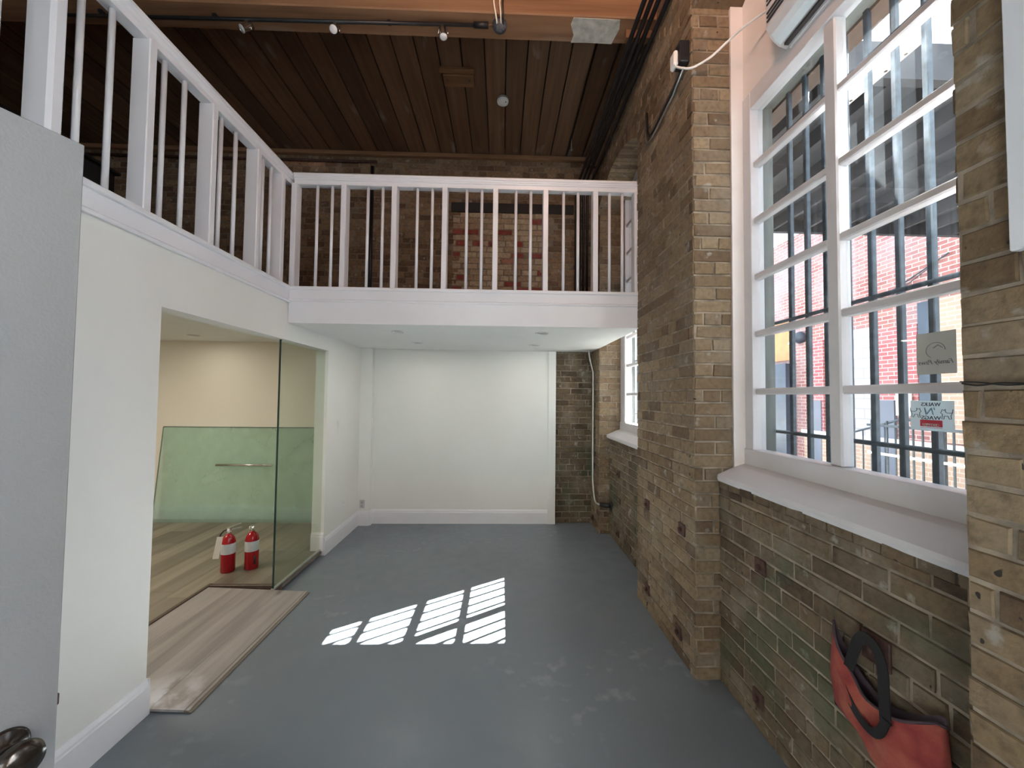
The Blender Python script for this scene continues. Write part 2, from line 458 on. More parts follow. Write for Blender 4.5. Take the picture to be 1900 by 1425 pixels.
        for i in range(len(prof) - 1):
            for k in range(n):
                k2 = (k + 1) % cnt if full else k + 1
                s.face([b + i * cnt + k, b + i * cnt + k2, b + (i + 1) * cnt + k2, b + (i + 1) * cnt + k])
        s.smooth = False
        if caps and full:
            if prof[0][0] > 1e-5: s.face([b + k for k in range(cnt)][::-1])
            if prof[-1][0] > 1e-5: s.face([b + (len(prof) - 1) * cnt + k for k in range(cnt)])
        s.smooth = sm
        return s
    def xf(s, mat, start=0):
        for i in range(start, len(s.v)):
            s.v[i] = tuple(mat @ V(s.v[i]))
        return s
    def build(s, name, mats, parent=None, origin=None):
        if not isinstance(mats, (list, tuple)): mats = [mats]
        if origin is None:
            origin = tuple(parent.location) if parent is not None else (0, 0, 0)
            p = parent
            if p is not None:
                origin = V((0, 0, 0)); q = p
                while q is not None:
                    origin = origin + q.location; q = q.parent
        o0 = V(origin)
        me = bpy.data.meshes.new(name)
        me.from_pydata([tuple(V(v) - o0) for v in s.v], [], s.f)
        for m in mats: me.materials.append(m)
        for p, mi, sm in zip(me.polygons, s.mi, s.sm):
            p.material_index = mi; p.use_smooth = sm
        me.update()
        ob = bpy.data.objects.new(name, me)
        C.objects.link(ob)
        if parent is not None: ob.parent = parent
        else: ob.location = o0
        return ob

def bx(name, mat, *a, parent=None, bev=0.0):
    return MB().box(*a, bev=bev).build(name, mat, parent)

def struct(o): o['kind'] = 'structure'; return o

def tag(o, label, cat, group=None):
    o['label'] = label; o['category'] = cat
    if group: o['group'] = group
    return o

def thing(name, label, cat, loc=(0, 0, 0), group=None):
    o = bpy.data.objects.new(name, None); C.objects.link(o)
    o.location = loc; o.empty_display_size = 0.05
    return tag(o, label, cat, group)

def copy_tree(o, parent=None):
    c = o.copy(); C.objects.link(c)
    c.parent = parent
    for ch in list(o.children): copy_tree(ch, c)
    return c

rnd = random.Random(7)
CH = 0.0735
def bricks(mb, O, U, NN, w, h, z_phase=0.0, holes=(), prot=0.006, slot=0, seed=1, keep=None, ch=CH, L=0.215):
    """lay bricks on a plane: O lower corner, U along, NN outward normal"""
    rr = random.Random(seed)
    O = V(O); U = V(U).normalized(); NN = V(NN).normalized(); Z = V((0, 0, 1))
    mb.mat = slot
    rows = int(math.ceil(h / ch)) + 1
    k0 = -z_phase
    for r in range(rows):
        a0 = k0 + r * ch; a1 = min(a0 + ch - 0.010, h); a0 = max(a0, 0.0)
        if a1 - a0 < 0.012: continue
        header = (r % 6 == 3)
        ln = L / 2 if header else L
        off = (ln / 2 if r % 2 else 0.0) + rr.uniform(-0.015, 0.015)
        x = -off
        while x < w:
            ll = ln + rr.uniform(-0.008, 0.008)
            b0, b1 = max(x, 0.0), min(x + ll - 0.010, w)
            if x + ll > w - 0.045: b1 = w
            if b1 - b0 > 0.025:
                c = ((b0 + b1) / 2, (a0 + a1) / 2)
                ok = all(not (hx0 < c[0] < hx1 and hz0 < c[1] < hz1) for hx0, hx1, hz0, hz1 in holes)
                if ok and keep is not None: ok = keep(c[0], c[1])
                if ok:
                    j = lambda s=0.0026: rr.uniform(-s, s)
                    p = prot + rr.uniform(-0.0025, 0.003)
                    tilt = rr.uniform(-0.002, 0.002)
                    q = []
                    for (aa, bb) in ((b0, a0), (b1, a0), (b1, a1), (b0, a1)):
                        q.append((aa + j(), bb + j()))
                    k = len(mb.v); e = 0.003
                    cx, cz = c
                    for d, ins in ((-0.012, 0), (p - 0.004, 0), (p, e)):
                        for (aa, bb) in q:
                            ax = aa + (e if aa < cx else -e) * (ins > 0)
                            bz = bb + (e if bb < cz else -e) * (ins > 0)
                            dd = d + (tilt * (1 if aa < cx else -1) if d > 0 else 0)
                            mb.v.append(tuple(O + U * ax + Z * bz + NN * dd))
                    for a in (0, 4):
                        for i in range(4):
                            i2 = (i + 1) % 4
                            mb.face([k + a + i, k + a + i2, k + a + 4 + i2, k + a + 4 + i])
                    mb.face([k + 8, k + 9, k + 10, k + 11])
            if x + ll > w - 0.045: break
            x += ll
    return mb

# ------------------------------------------------------------------ structure: floor, ceiling
CEIL = 4.63
struct(bx('floor', M['floor'], -5.6, 1.30, -3.3, 5.0, -0.12, 0.0))
mb = MB()
x = -5.6; pr = random.Random(3)
while x < 1.35:
    w = 0.20 + pr.uniform(-0.012, 0.012)
    gap = 0.013 if pr.random() < 0.75 else 0.024
    y = -3.3
    breaks = [-3.3, pr.uniform(-1.5, 1.0), 2.78, 5.0]
    for a, b in zip(breaks, breaks[1:]):
        mb.box(x, x + w - gap, a, b - 0.004, CEIL + pr.uniform(0, 0.006), CEIL + 0.05)
    x += w
mb.mat = 1
mb.box(-5.6, 1.55, -3.3, 5.0, CEIL + 0.05, CEIL + 0.2)
struct(mb.build('ceiling', [M['plank'], M['black']]))
mb = MB().box(-5.6, 1.10, 2.655, 2.865, 4.30, CEIL - 0.001, bev=0.008)
beam = struct(mb.build('trim_1', M['beam']))
pp = [(0.49, 2.668), (0.83, 2.672), (0.845, 2.74), (0.82, 2.862), (0.62, 2.858), (0.505, 2.862), (0.515, 2.80), (0.48, 2.72)]
MB().prism(pp, 4.296, 4.305, 'z').build('plaster_patch', M['patch'], beam)
struct(bx('trim_2', M['beam'], -5.6, 1.12, 4.77, 4.829, CEIL - 0.05, CEIL - 0.001, bev=0.005))

# ------------------------------------------------------------------ right wall: piers, parapets, arch
def pier(name, y0, y1, x0, mats, seed, ret_near=True, ret_far=False, deep=1.40):
    mb = MB(); mb.mat = 1
    mb.box(x0, 1.34, y0, y1, 0, CEIL)
    mb.box(1.33, deep + 0.12, y0, y1, 0, CEIL)
    bricks(mb, (x0, y1, 0), (0, -1, 0), (-1, 0, 0), y1 - y0, CEIL, 0.0, seed=seed)
    if ret_near: bricks(mb, (x0, y0, 0), (1, 0, 0), (0, -1, 0), deep - x0, CEIL, 0.0, seed=seed + 1)
    if ret_far: bricks(mb, (x0, y1, 0), (1, 0, 0), (0, 1, 0), deep - x0, CEIL, 0.0, seed=seed + 2)
    return struct(mb.build(name, mats))
BM = [M['brick'], M['mortar']]
# pier between the two windows
mb = MB(); mb.mat = 1
mb.box(1.10, 1.52, 2.16, 3.06, 0, CEIL)
bricks(mb, (1.10, 3.06, 0), (0, -1, 0), (-1, 0, 0), 0.90, CEIL, 0.0, seed=11)
bricks(mb, (1.10, 2.16, 0), (1, 0, 0), (0, -1, 0), 0.215, CEIL, 0.0, seed=12)
bricks(mb, (1.10, 3.06, 0), (1, 0, 0), (0, 1, 0), 0.30, CEIL, 0.0, seed=13)
struct(mb.build('wall_right_middle_pier', BM))
# near pier
mb = MB(); mb.mat = 1
mb.box(1.095, 1.52, -0.02, 0.88, 0, CEIL)
bricks(mb, (1.095, 0.88, 0), (0, -1, 0), (-1, 0, 0), 0.90, CEIL, 0.02, seed=21, prot=0.005)
bricks(mb, (1.095, 0.88, 0), (1, 0, 0), (0, 1, 0), 0.22, CEIL, 0.02, seed=22, prot=0.005)
struct(mb.build('wall_right_near_pier', BM))
mb = MB(); mb.mat = 1
mb.box(1.095, 1.52, -3.3, -1.30, 0, CEIL)
bricks(mb, (1.095, -1.30, 0), (0, -1, 0), (-1, 0, 0), 1.85, CEIL, 0.02, seed=24)
struct(mb.build('wall_right_entry_pier', BM))
mb = MB(); mb.mat = 1
mb.box(1.24, 1.52, -1.30, -0.02, 0, 1.10).box(1.10, 1.52, -1.30, -0.02, 4.0, CEIL)
bricks(mb, (1.24, -0.02, 0), (0, -1, 0), (-1, 0, 0), 1.275, 1.12, 0.0, seed=45)
struct(mb.build('wall_right_entry_parapet', [M['brick_stained'], M['mortar']]))
# far pier
mb = MB(); mb.mat = 1
mb.box(1.14, 1.52, 4.44, 4.84, 0, CEIL)
bricks(mb, (1.14, 4.80, 0), (0, -1, 0), (-1, 0, 0), 0.36, CEIL, 0.03, seed=31)
bricks(mb, (1.14, 4.44, 0), (1, 0, 0), (0, -1, 0), 0.26, CEIL, 0.03, seed=32)
struct(mb.build('wall_right_far_pier', BM))
# parapets beneath the windows
mb = MB(); mb.mat = 1
mb.box(1.24, 1.52, 0.88, 2.16, 0, 1.10)
bricks(mb, (1.24, 2.155, 0), (0, -1, 0), (-1, 0, 0), 1.275, 1.065, 0.0, seed=41)
bricks(mb, (1.235, 2.155, 1.065), (0, -1, 0), (-1, 0, 0), 1.275, 0.068, 0.0, seed=42, L=0.11, ch=0.08)
struct(mb.build('wall_right_near_parapet', [M['brick_stained'], M['mortar']]))
mb = MB(); mb.mat = 1
mb.box(1.262, 1.52, 3.06, 4.44, 0, 1.10)
bricks(mb, (1.262, 4.435, 0), (0, -1, 0), (-1, 0, 0), 1.375, 1.065, 0.0, seed=43)
bricks(mb, (1.255, 4.435, 1.065), (0, -1, 0), (-1, 0, 0), 1.375, 0.068, 0.0, seed=44, L=0.11, ch=0.08)
struct(mb.build('wall_right_far_parapet', [M['brick_stained'], M['mortar']]))
# arched heads above the windows
def arch_head(name, y0, y1, spring, rise, xf_, mats, seed):
    mb = MB(); mb.mat = 1; n = 14; pts = []
    for i in range(n + 1):
        t = i / n; yy = y1 + (y0 - y1) * t
        pts.append((yy, spring + rise * (1 - (2 * t - 1) ** 2)))
    prof = [(y0, CEIL), (y1, CEIL)] + pts
    mb.prism(prof, xf_, 1.52, 'x')
    def keep(a, b):
        t = a / (y1 - y0)
        return b > spring + rise * (1 - (2 * t - 1) ** 2) + 0.06
    bricks(mb, (xf_, y1, 0), (0, -1, 0), (-1, 0, 0), y1 - y0, CEIL, 0.0, seed=seed, keep=keep)
    # voussoir ring
    mb.mat = 0
    m = 24
    for i in range(m):
        t0 = (i + 0.06) / m; t1 = (i + 0.94) / m
        def Q(t, up):
            return (y1 + (y0 - y1) * t, spring + rise * (1 - (2 * t - 1) ** 2) + up)
        mb.prism([Q(t0, -0.006), Q(t1, -0.006), Q(t1, 0.10), Q(t0, 0.10)], xf_ - 0.006, 1.39, 'x')
    return struct(mb.build(name, mats))
arch_head('wall_right_far_arch', 3.06, 4.44, 3.72, 0.22, 1.115, BM, 51)
arch_head('wall_right_near_arch', 0.88, 2.16, 3.86, 0.20, 1.10, BM, 52)

# ------------------------------------------------------------------ windows
def window(name, label_bars, y0, y1, zb, rows, glass_cols, x=1.40, board_rows=0, seed=5):
    """y0/y1 = recess sides, glass_cols = list of (ya, yb), rows of panes 0.3185 high from zb"""
    P_ = 0.3185; zt = zb + rows * P_
    mb = MB()
    z_all = zt + 0.10
    # stiles and rails
    ys = sorted([a for c in glass_cols for a in c])
    lo, hi = ys[0], ys[-1]
    mb.box(x - 0.015, x + 0.06, y0, lo, zb - 0.09, z_all, bev=0.003)
    mb.box(x - 0.015, x + 0.06, hi, y1, zb - 0.09, z_all, bev=0.003)
    mb.box(x - 0.022, x + 0.06, y0, y1, zb - 0.10, zb, bev=0.003)
    mb.box(x - 0.015, x + 0.06, lo, hi, zt, z_all, bev=0.003)
    for a, b in zip(ys[1::2], ys[2::2]):
        mb.box(x - 0.005, x + 0.05, a, b, zb, zt, bev=0.006)
    for r in range(1, rows):
        z = zb + r * P_
        for (a, b) in glass_cols:
            mb.box(x + 0.0, x + 0.045, min(a, b) - 0.003, max(a, b) + 0.003, z - 0.017, z + 0.017, bev=0.006)
    fr = struct(mb.build(name, M['frame']))
    k = 0
    for (a, b) in glass_cols:
        for r in range(rows):
            za, zc = zb + r * P_ + (0.017 if r else 0), zb + (r + 1) * P_ - (0.017 if r < rows - 1 else 0)
            ya, yb = sorted((a, b))
            MB().box(x + 0.028, x + 0.032, ya - 0.002, yb + 0.002, za - 0.002, zc + 0.002).build('window_pane', M['pane'], fr)
    # sill
    prof = [(1.228, 1.10), (1.222, 1.118), (1.226, 1.136), (1.335, 1.185), (x + 0.02, zb - 0.075), (x + 0.05, zb - 0.075), (x + 0.05, 1.10)]
    MB().prism(prof, y0 + 0.002, y1 - 0.002, 'y').build('window_sill', M['frame'], fr)
    return fr, zt
W1, zt1 = window('window_1', '', 0.885, 2.152, 1.285, 6, [(1.54, 1.05), (2.08, 1.60)])
W2, zt2 = window('window_2', '', 3.065, 4.435, 1.285, 8, [(3.75, 3.26), (4.27, 3.81)])
W3, zt3 = window('window_3', '', -1.295, -0.025, 1.285, 8, [(-0.70, -1.19), (-0.12, -0.62)])
# painted jamb returns and board above window 1
mb = MB().box(1.318, 1.40, 2.145, 2.158, 1.14, 4.05).box(1.39, 1.46, 0.885, 2.152, zt1 + 0.10, 4.07)
struct(mb.build('trim_3', M['plaster']))
mb = MB().box(1.392, 1.45, 3.065, 4.435, zt2 + 0.10, 3.96)
struct(mb.build('trim_4', M['plaster']))
# outer reveals (painted) beyond the glass
for nm, ya, yb, zt in (('trim_5', 2.082, 2.16, zt1), ('trim_6', 0.90, 1.03, zt1), ('trim_7', 4.31, 4.44, zt2), ('trim_8', 3.10, 3.22, zt2)):
    struct(bx(nm, M['reveal'], 1.461, 1.515, ya, yb, 1.20, zt + 0.02))
struct(bx('trim_9', M['reveal'], 1.461, 1.60, 0.90, 2.16, 1.10, 1.25))
struct(bx('trim_10', M['reveal'], 1.461, 1.60, 3.10, 4.44, 1.10, 1.25))

for nm, ya, yb, zt in (('trim_16', 0.88, 2.16, zt1), ('trim_18', 3.06, 4.44, zt2)):
    struct(bx(nm, M['reveal'], 1.461, 1.53, ya, yb, zt + 0.015, min(zt + 0.9, 4.05)))
for nm, ya, yb, zt in (('trim_17', 0.80, 2.24, zt1), ('trim_19', 3.0, 4.5, zt2)):
    struct(bx(nm, M['edge'], 1.531, 1.62, ya, yb, zt + 0.0, zt + 0.25))

def bars(label, ys, z0, z1, cross, ya, yb, x=1.53):
    t = thing('security_bars', label, 'window bars', (x, (ya + yb) / 2, z0), 'security bars outside the windows')
    for y in ys:
        MB().box(x - 0.011, x + 0.011, y - 0.011, y + 0.011, z0, z1, bev=0.003).build('bar', M['bars'], t)
    for z in cross:
        MB().tube([(x - 0.005, ya, z), (x - 0.005, yb, z)], 0.010, 8).build('cross_bar', M['bars'], t)
bars('black iron bars outside the near window with the two stickers', [1.09 + 0.1105 * i for i in range(9)], 1.24, 3.30, (1.386, 1.985, 3.0), 1.0, 2.10)
bars('black iron bars outside the far window beyond the brick pier', [3.27 + 0.1105 * i for i in range(10)], 1.24, 3.95, (1.386, 1.985, 3.0, 3.6), 3.19, 4.36)

# ------------------------------------------------------------------ back walls
mb = MB(); mb.mat = 1
mb.box(-5.6, 1.52, 4.835, 5.0, 0, CEIL)
bricks(mb, (0.66, 4.835, 0), (1, 0, 0), (0, -1, 0), 0.50, 2.15, 0.01, seed=61)
mb.mat = 3
mb.box(-5.6, 1.2, 4.832, 4.836, 2.42, CEIL)
hole = (4.86, 6.10, 0.0, 1.58)
bricks(mb, (-5.5, 4.835, 2.40), (1, 0, 0), (0, -1, 0), 6.65, CEIL - 2.40, 0.01, slot=2, seed=62, holes=(hole,))
bricks(mb, (-0.66 + 0.02, 4.835, 2.40), (1, 0, 0), (0, -1, 0), 1.22, 1.50, 0.03, slot=4, seed=63)
struct(mb.build('wall_back', [M['brick_stained'], M['mortar'], M['brick_upper'], M['mortar_dark'], M['brick_infill']]))
lin = bx('trim_11', M['black'], -0.66, 0.90, 4.812, 4.835, 3.90, 4.02); struct(lin)
struct(bx('wall_back_drywall', M['wall'], -1.71, 0.60, 4.79, 4.835, 0, 2.135))
struct(bx('trim_12', M['wall'], 0.585, 0.68, 4.765, 4.832, 0, 2.134, bev=0.002))
struct(bx('wall_back_chase', M['wall'], -1.71, -1.57, 4.712, 4.835, 0, 2.135))

# ------------------------------------------------------------------ left wall with wide opening
mb = MB()
XW = -1.71; XB = -1.83
mb.box(XB, XW, -0.18, 1.965, 0, 2.30)
mb.box(XB, XW, 1.965, 3.835, 1.995, 2.30)
mb.box(XB, XW, 3.835, 4.835, 0, 2.30)
struct(mb.build('wall_left', M['wall']))
def baseboard(name, segs):
    """segs: (p0, p1, n) lines on the wall with outward normal"""
    mb = MB()
    for (a, b, n) in segs:
        a = V(a); b = V(b); n = V(n)
        prof = [(0, 0), (0.016, 0), (0.016, 0.135), (0.012, 0.140), (0.012, 0.152), (0.007, 0.166), (0.004, 0.172), (0, 0.172)]
        k = len(mb.v); m = len(prof)
        for p in (a, b):
            for d, z in prof:
                mb.v.append(tuple(p + n * d + V((0, 0, z))))
        mb.face([k + i for i in range(m)][::-1]); mb.face([k + m + i for i in range(m)])
        for i in range(m):
            j = (i + 1) % m
            mb.face([k + i, k + j, k + m + j, k + m + i])
    return struct(mb.build(name, M['white']))
baseboard('baseboard_left', [((XW, -0.18, 0), (XW, 1.965, 0), (1, 0, 0)), ((XW, 3.835, 0), (XW, 4.70, 0), (1, 0, 0)),
                             ((XB, 3.835, 0.05), (XW, 3.835, 0.05), (0, -1, 0)), ((XW - 0.04, 1.965, 0), (XW + 0.016, 1.965, 0), (0, 0.5, 0))])
baseboard('baseboard_back', [((-1.71, 4.712, 0), (-1.57, 4.712, 0), (0, -1, 0)), ((-1.57, 4.712, 0), (-1.57, 4.79, 0), (1, 0, 0)), ((-1.57, 4.79, 0), (0.585, 4.79, 0), (0, -1, 0))])

# loft slab
mb = MB()
mb.box(-1.71, 1.135, 3.10, 4.835, 2.135, 2.40)
mb.box(-5.6, -1.72, -0.18, 4.835, 2.20, 2.40)
struct(mb.build('ceiling_under_loft', M['wall']))
mb = MB()
mb.box(-1.70, 1.135, 3.085, 3.10, 2.130, 2.302)
mb.box(-1.705, 1.135, 3.068, 3.10, 2.302, 2.322, bev=0.006)
mb.box(-1.70, 1.135, 3.078, 3.10, 2.322, 2.40)
mb.box(-1.72, 1.145, 3.060, 3.22, 2.395, 2.420, bev=0.004)
struct(mb.build('trim_13', M['white']))
mb = MB()
mb.box(-1.712, -1.694, -0.18, 3.09, 2.310, 2.395)
mb.box(-1.712, -1.684, -0.18, 3.09, 2.292, 2.312, bev=0.006)
mb.box(-1.83, -1.672, -0.18, 3.09, 2.393, 2.420, bev=0.004)
struct(mb.build('trim_14', M['white']))
struct(bx('floor_loft', M['laminate'], -5.6, 1.13, 3.22, 4.83, 2.40, 2.418))
struct(bx('floor_loft_left', M['laminate'], -5.6, -1.83, -0.18, 3.22, 2.40, 2.418))

# ------------------------------------------------------------------ inner room
struct(bx('wall_inner_left', M['cream'], -5.6, -5.5, -0.18, 4.835, 0, 2.20))
struct(bx('wall_inner_back', M['cream'], -5.5, -1.83, 4.79, 4.835, 0, 2.20))
struct(bx('wall_inner_front', M['cream'], -5.5, -1.83, 0.70, 0.80, 0, 2.20))
baseboard('baseboard_inner', [((-5.5, 4.79, 0.05), (-1.83, 4.79, 0.05), (0, -1, 0))])
mb = MB(); x = -5.5; pr = random.Random(9); yy0 = 0.8
while x < -2.28:
    w = min(0.19, -2.28 - x)
    y = 0.8 - pr.uniform(0, 1.0)
    while y < 4.79:
        a, b = max(0.8, y), min(4.79, y + 1.2)
        if b - a > 0.02: mb.box(x, x + w - 0.0015, a, b - 0.0015, 0.02, 0.05)
        y += 1.2
    x += 0.19
x = -2.28
while x < -1.725:
    w = min(0.19, -1.725 - x)
    mb.box(x, x + w - 0.0015, 3.16, 3.83, 0.02, 0.05)
    mb.box(x, min(x + w, -1.83) - 0.0015, 3.83, 4.79, 0.02, 0.05) if x < -1.84 else None
    x += 0.19
mb.box(-2.28, -1.83, 0.8, 1.95, 0.02, 0.05)
struct(mb.build('floor_inner', M['laminate']))
mb = MB().box(-2.30, -2.272, 1.95, 3.17, 0.0, 0.056, bev=0.003).box(-2.29, -1.725, 3.135, 3.165, 0.0, 0.054, bev=0.003)
struct(mb.build('trim_15', M['edge']))

# ramp board
t = thing('ramp_board', 'laid wood-look ramp board sloping from the raised inner floor to the grey floor', 'ramp', (-1.88, 2.54, 0))
mb = MB()
NB = 4
xa, xb = -2.27, -1.505
for i in range(NB):
    u0 = i / NB; u1 = (i + 1) / NB
    x0 = xa + (xb - xa) * u0; x1 = xa + (xb - xa) * u1 - 0.0015
    h0 = 0.048 - 0.034 * u0; h1 = 0.048 - 0.034 * u1
    mb.prism([(x0, h0 - 0.012), (x1, h1 - 0.012), (x1, h1), (x0, h0)], 1.972, 3.12, 'y')
mb.build('ramp_deck', M['ramp'], t)
MB().prism([(-1.528, 0.0015), (-1.492, 0.0012), (-1.492, 0.006), (-1.528, 0.0165)], 1.968, 3.125, 'y').build('edge_strip', M['laminate'], t)
mb = MB().prism([(-2.26, 0.0), (-1.60, 0.0), (-1.60, 0.006), (-2.26, 0.034)], 2.0, 2.03, 'y')
mb.build('support_batten', M['edge'], t)
MB().prism([(-2.26, 0.0), (-1.60, 0.0), (-1.60, 0.006), (-2.26, 0.034)], 3.07, 3.10, 'y').build('support_batten', M['edge'], t)

# fixed glass panel
t = thing('glass_partition', 'tall fixed glass panel standing in the wall opening beside the fire extinguishers', 'glass panel', (-1.74, 3.45, 0.05))
MB().box(-1.746, -1.736, 3.064, 3.826, 0.066, 1.993).build('pane', M['glass'], t)
MB().box(-1.7475, -1.7345, 3.060, 3.0645, 0.066, 1.993).build('pane_edge', M['glassedge'], t)
MB().box(-1.752, -1.730, 3.05, 3.83, 0.052, 0.066, bev=0.001).box(-1.752, -1.730, 3.066, 3.83, 1.985, 1.994).build('channel', M['rust'] if False else M['steel'], t)

# glass door leaning on its side against inner back wall
t = thing('leaning_glass_door', 'green-tinted glass door lying on its long side against the inner room wall', 'glass door', (-3.1, 4.70, 0.05))
def lean(u, s, off=0.0):
    # u along x, s up the panel; off = towards camera
    lo = V((0, 4.655, 0.052)); hi = V((0, 4.765, 1.155))
    d = (hi - lo).normalized(); n = V((0, -d.z, d.y))
    p = lo + d * s + n * off
    return (u, p.y, p.z)
HT = 1.108
mb = MB(); b = [lean(-4.06, 0.0), lean(-2.16, 0.0), lean(-2.16, HT), lean(-4.06, HT), lean(-4.06, 0, 0.01), lean(-2.16, 0, 0.01), lean(-2.16, HT, 0.01), lean(-4.06, HT, 0.01)]
mb.v = b
for q in ((0, 1, 2, 3), (4, 5, 6, 7), (0, 1, 5, 4), (1, 2, 6, 5), (2, 3, 7, 6), (3, 0, 4, 7)): mb.face(list(q))
mb.build('pane', M['greenglass'], t)
mb = MB().tube([lean(-4.06, HT + 0.002, 0.005), lean(-2.16, HT + 0.002, 0.005)], 0.0055, 6)
mb.tube([lean(-4.061, 0, 0.005), lean(-4.061, HT, 0.005)], 0.005, 6).build('pane_edge', M['glassedge'], t)
h = MB().tube([lean(-3.36, 0.665, 0.055), lean(-2.70, 0.665, 0.055)], 0.013, 12)
h.tube([lean(-3.24, 0.665, 0.01), lean(-3.24, 0.665, 0.055)], 0.009, 10).tube([lean(-2.82, 0.665, 0.01), lean(-2.82, 0.665, 0.055)], 0.009, 10)
h.build('handle', M['chrome'], t)

# fire extinguishers
def extinguisher(x, y, label, rot, with_tag):
    t = thing('fire_extinguisher', label, 'fire extinguisher', (0, 0, 0), 'fire extinguishers on the inner floor')
    MB().lathe([(0.0, 0.0), (0.048, 0.0), (0.053, 0.006), (0.053, 0.235), (0.052, 0.252), (0.044, 0.282), (0.030, 0.302), (0.018, 0.312), (0.016, 0.322), (0.0, 0.322)], (0, 0, 0), n=32).build('cylinder', M['red'], t)
    MB().lathe([(0.0538, 0.155), (0.0540, 0.157), (0.0540, 0.238), (0.0536, 0.240)], (0, 0, 0), n=40, a0=5, a1=350, caps=False).build('label_band', M['label'], t)
    MB().lathe([(0.0538, 0.065), (0.0540, 0.066), (0.0540, 0.125), (0.0538, 0.126)], (0, 0, 0), n=6, a0=10, a1=38, caps=False).build('inspection_label', M['label'], t)
    mb = MB().lathe([(0.016, 0.318), (0.019, 0.322), (0.019, 0.338), (0.014, 0.345), (0.014, 0.360), (0.0, 0.360)], (0, 0, 0), n=16)
    mb.box(-0.014, 0.016, -0.014, 0.014, 0.338, 0.366, bev=0.003)
    mb.build('valve', M['chrome'], t)
    MB().lathe([(0.0, 0), (0.012, 0), (0.012, 0.010), (0.0, 0.010)], (0, -0.014, 0.350), (0, -1, 0), n=14).build('gauge', M['plastic'], t)
    MB().prism([(0.0, 0.352), (0.085, 0.362), (0.092, 0.356), (0.09, 0.351), (0.0, 0.342)], -0.009, 0.009, 'y').build('carry_handle', M['steel'], t)
    MB().prism([(-0.012, 0.366), (0.03, 0.382), (0.082, 0.396), (0.088, 0.390), (0.03, 0.374), (-0.008, 0.360)], -0.008, 0.008, 'y').build('lever', M['steel'], t)
    MB().tube([(-0.012, 0, 0.350), (-0.035, 0, 0.345), (-0.058, 0, 0.315), (-0.066, 0, 0.26), (-0.064, 0, 0.20)], [0.006, 0.006, 0.006, 0.007, 0.009], 8).build('hose', M['black'], t)
    if with_tag:
        mb = MB(); mb.box(-0.022, 0.022, -0.001, 0.001, -0.17, 0.0)
        mb.xf(Matrix.Translation((-0.050, -0.058, 0.315)) @ Matrix.Rotation(R(-12), 4, 'X') @ Matrix.Rotation(R(30), 4, 'Z') @ Matrix.Rotation(R(7), 4, 'Y'))
        mb.build('card_tag', M['tag'], t)
    else:
        MB().tube([(0.054, 0.02, 0.05), (0.06, 0.02, 0.12)], 0.008, 8).build('nozzle_clip', M['black'], t)
    t.location = (x, y, 0.05); t.rotation_euler = (0, 0, R(rot))
    return t
extinguisher(-2.315, 3.395, 'red fire extinguisher with a cream card tag, left of the pair', 25, True)
extinguisher(-2.155, 3.455, 'red fire extinguisher without a tag, nearest the glass panel', -56, False)

# switches and outlets
def plate_on_left(name, label, y, z, kind, cat):
    t = thing(name, label, cat, (XW, y, z))
    MB().box(XW, XW + 0.006, y - 0.036, y + 0.036, z - 0.058, z + 0.058, bev=0.002).build('cover_plate', M['plastic'], t)
    if kind == 'switch':
        MB().box(XW + 0.006, XW + 0.010, y - 0.016, y + 0.016, z - 0.033, z + 0.033, bev=0.001).build('rocker', M['plastic'], t)
    else:
        for s in (-1, 1):
            MB().lathe([(0, 0), (0.016, 0), (0.016, 0.003), (0, 0.003)], (XW + 0.006, y, z + s * 0.02), (1, 0, 0), 14).build('socket', M['plastic'], t)
plate_on_left('light_switch', 'white wall switch on the left wall beyond the glass panel', 4.11, 1.245, 'switch', 'light switch')
plate_on_left('wall_outlet', 'white wall outlet low on the left wall beyond the glass panel', 4.29, 0.372, 'outlet', 'wall outlet')
t = thing('wall_outlet', 'grey wall outlet just above the baseboard in the far left corner', 'wall outlet', (-1.655, 4.712, 0.255))
MB().box(-1.685, -1.625, 4.706, 4.712, 0.205, 0.305, bev=0.002).build('cover_plate', M['label'], t)
for s in (-1, 1):
    MB().lathe([(0, 0), (0.016, 0), (0.016, 0.003), (0, 0.003)], (-1.655, 4.706, 0.255 + s * 0.022), (0, -1, 0), 14).build('socket', M['can'], t)

# recessed lights
def downlight(x, y, z, label):
    t = thing('recessed_light', label, 'ceiling light', (x, y, z), 'recessed ceiling lights')
    MB().lathe([(0.062, -0.001), (0.064, -0.006), (0.052, -0.009), (0.046, -0.004), (0.046, -0.0015)], (x, y, z), n=28, caps=False).build('trim_ring', M['plastic'], t)
    MB().lathe([(0.0, -0.0028), (0.046, -0.002), (0.046, -0.001), (0.0, -0.001)], (x, y, z), n=24).build('lens', M['can'], t)
    l = bpy.data.lights.new('added_downlight_fill', 'AREA'); l.shape = 'DISK'; l.size = 0.11; l.energy = 0.75; l.color = (1.0, 0.93, 0.80)  # faint fill light added below a fixture that is itself switched off
    lo = bpy.data.objects.new('added_downlight_fill', l); C.objects.link(lo); lo.location = (x, y, z - 0.012)
downlight(-0.925, 3.45, 2.135, 'round recessed light in the loft underside, front one nearer the left wall')
downlight(-0.912, 4.17, 2.135, 'round recessed light in the loft underside, rear one nearer the left wall')
downlight(0.356, 3.42, 2.135, 'round recessed light in the loft underside, front one nearer the brick pier')
downlight(0.362, 4.21, 2.135, 'round recessed light in the loft underside, rear one nearer the brick pier')
downlight(-3.38, 4.30, 2.20, 'round recessed light in the inner room ceiling above the leaning glass door')

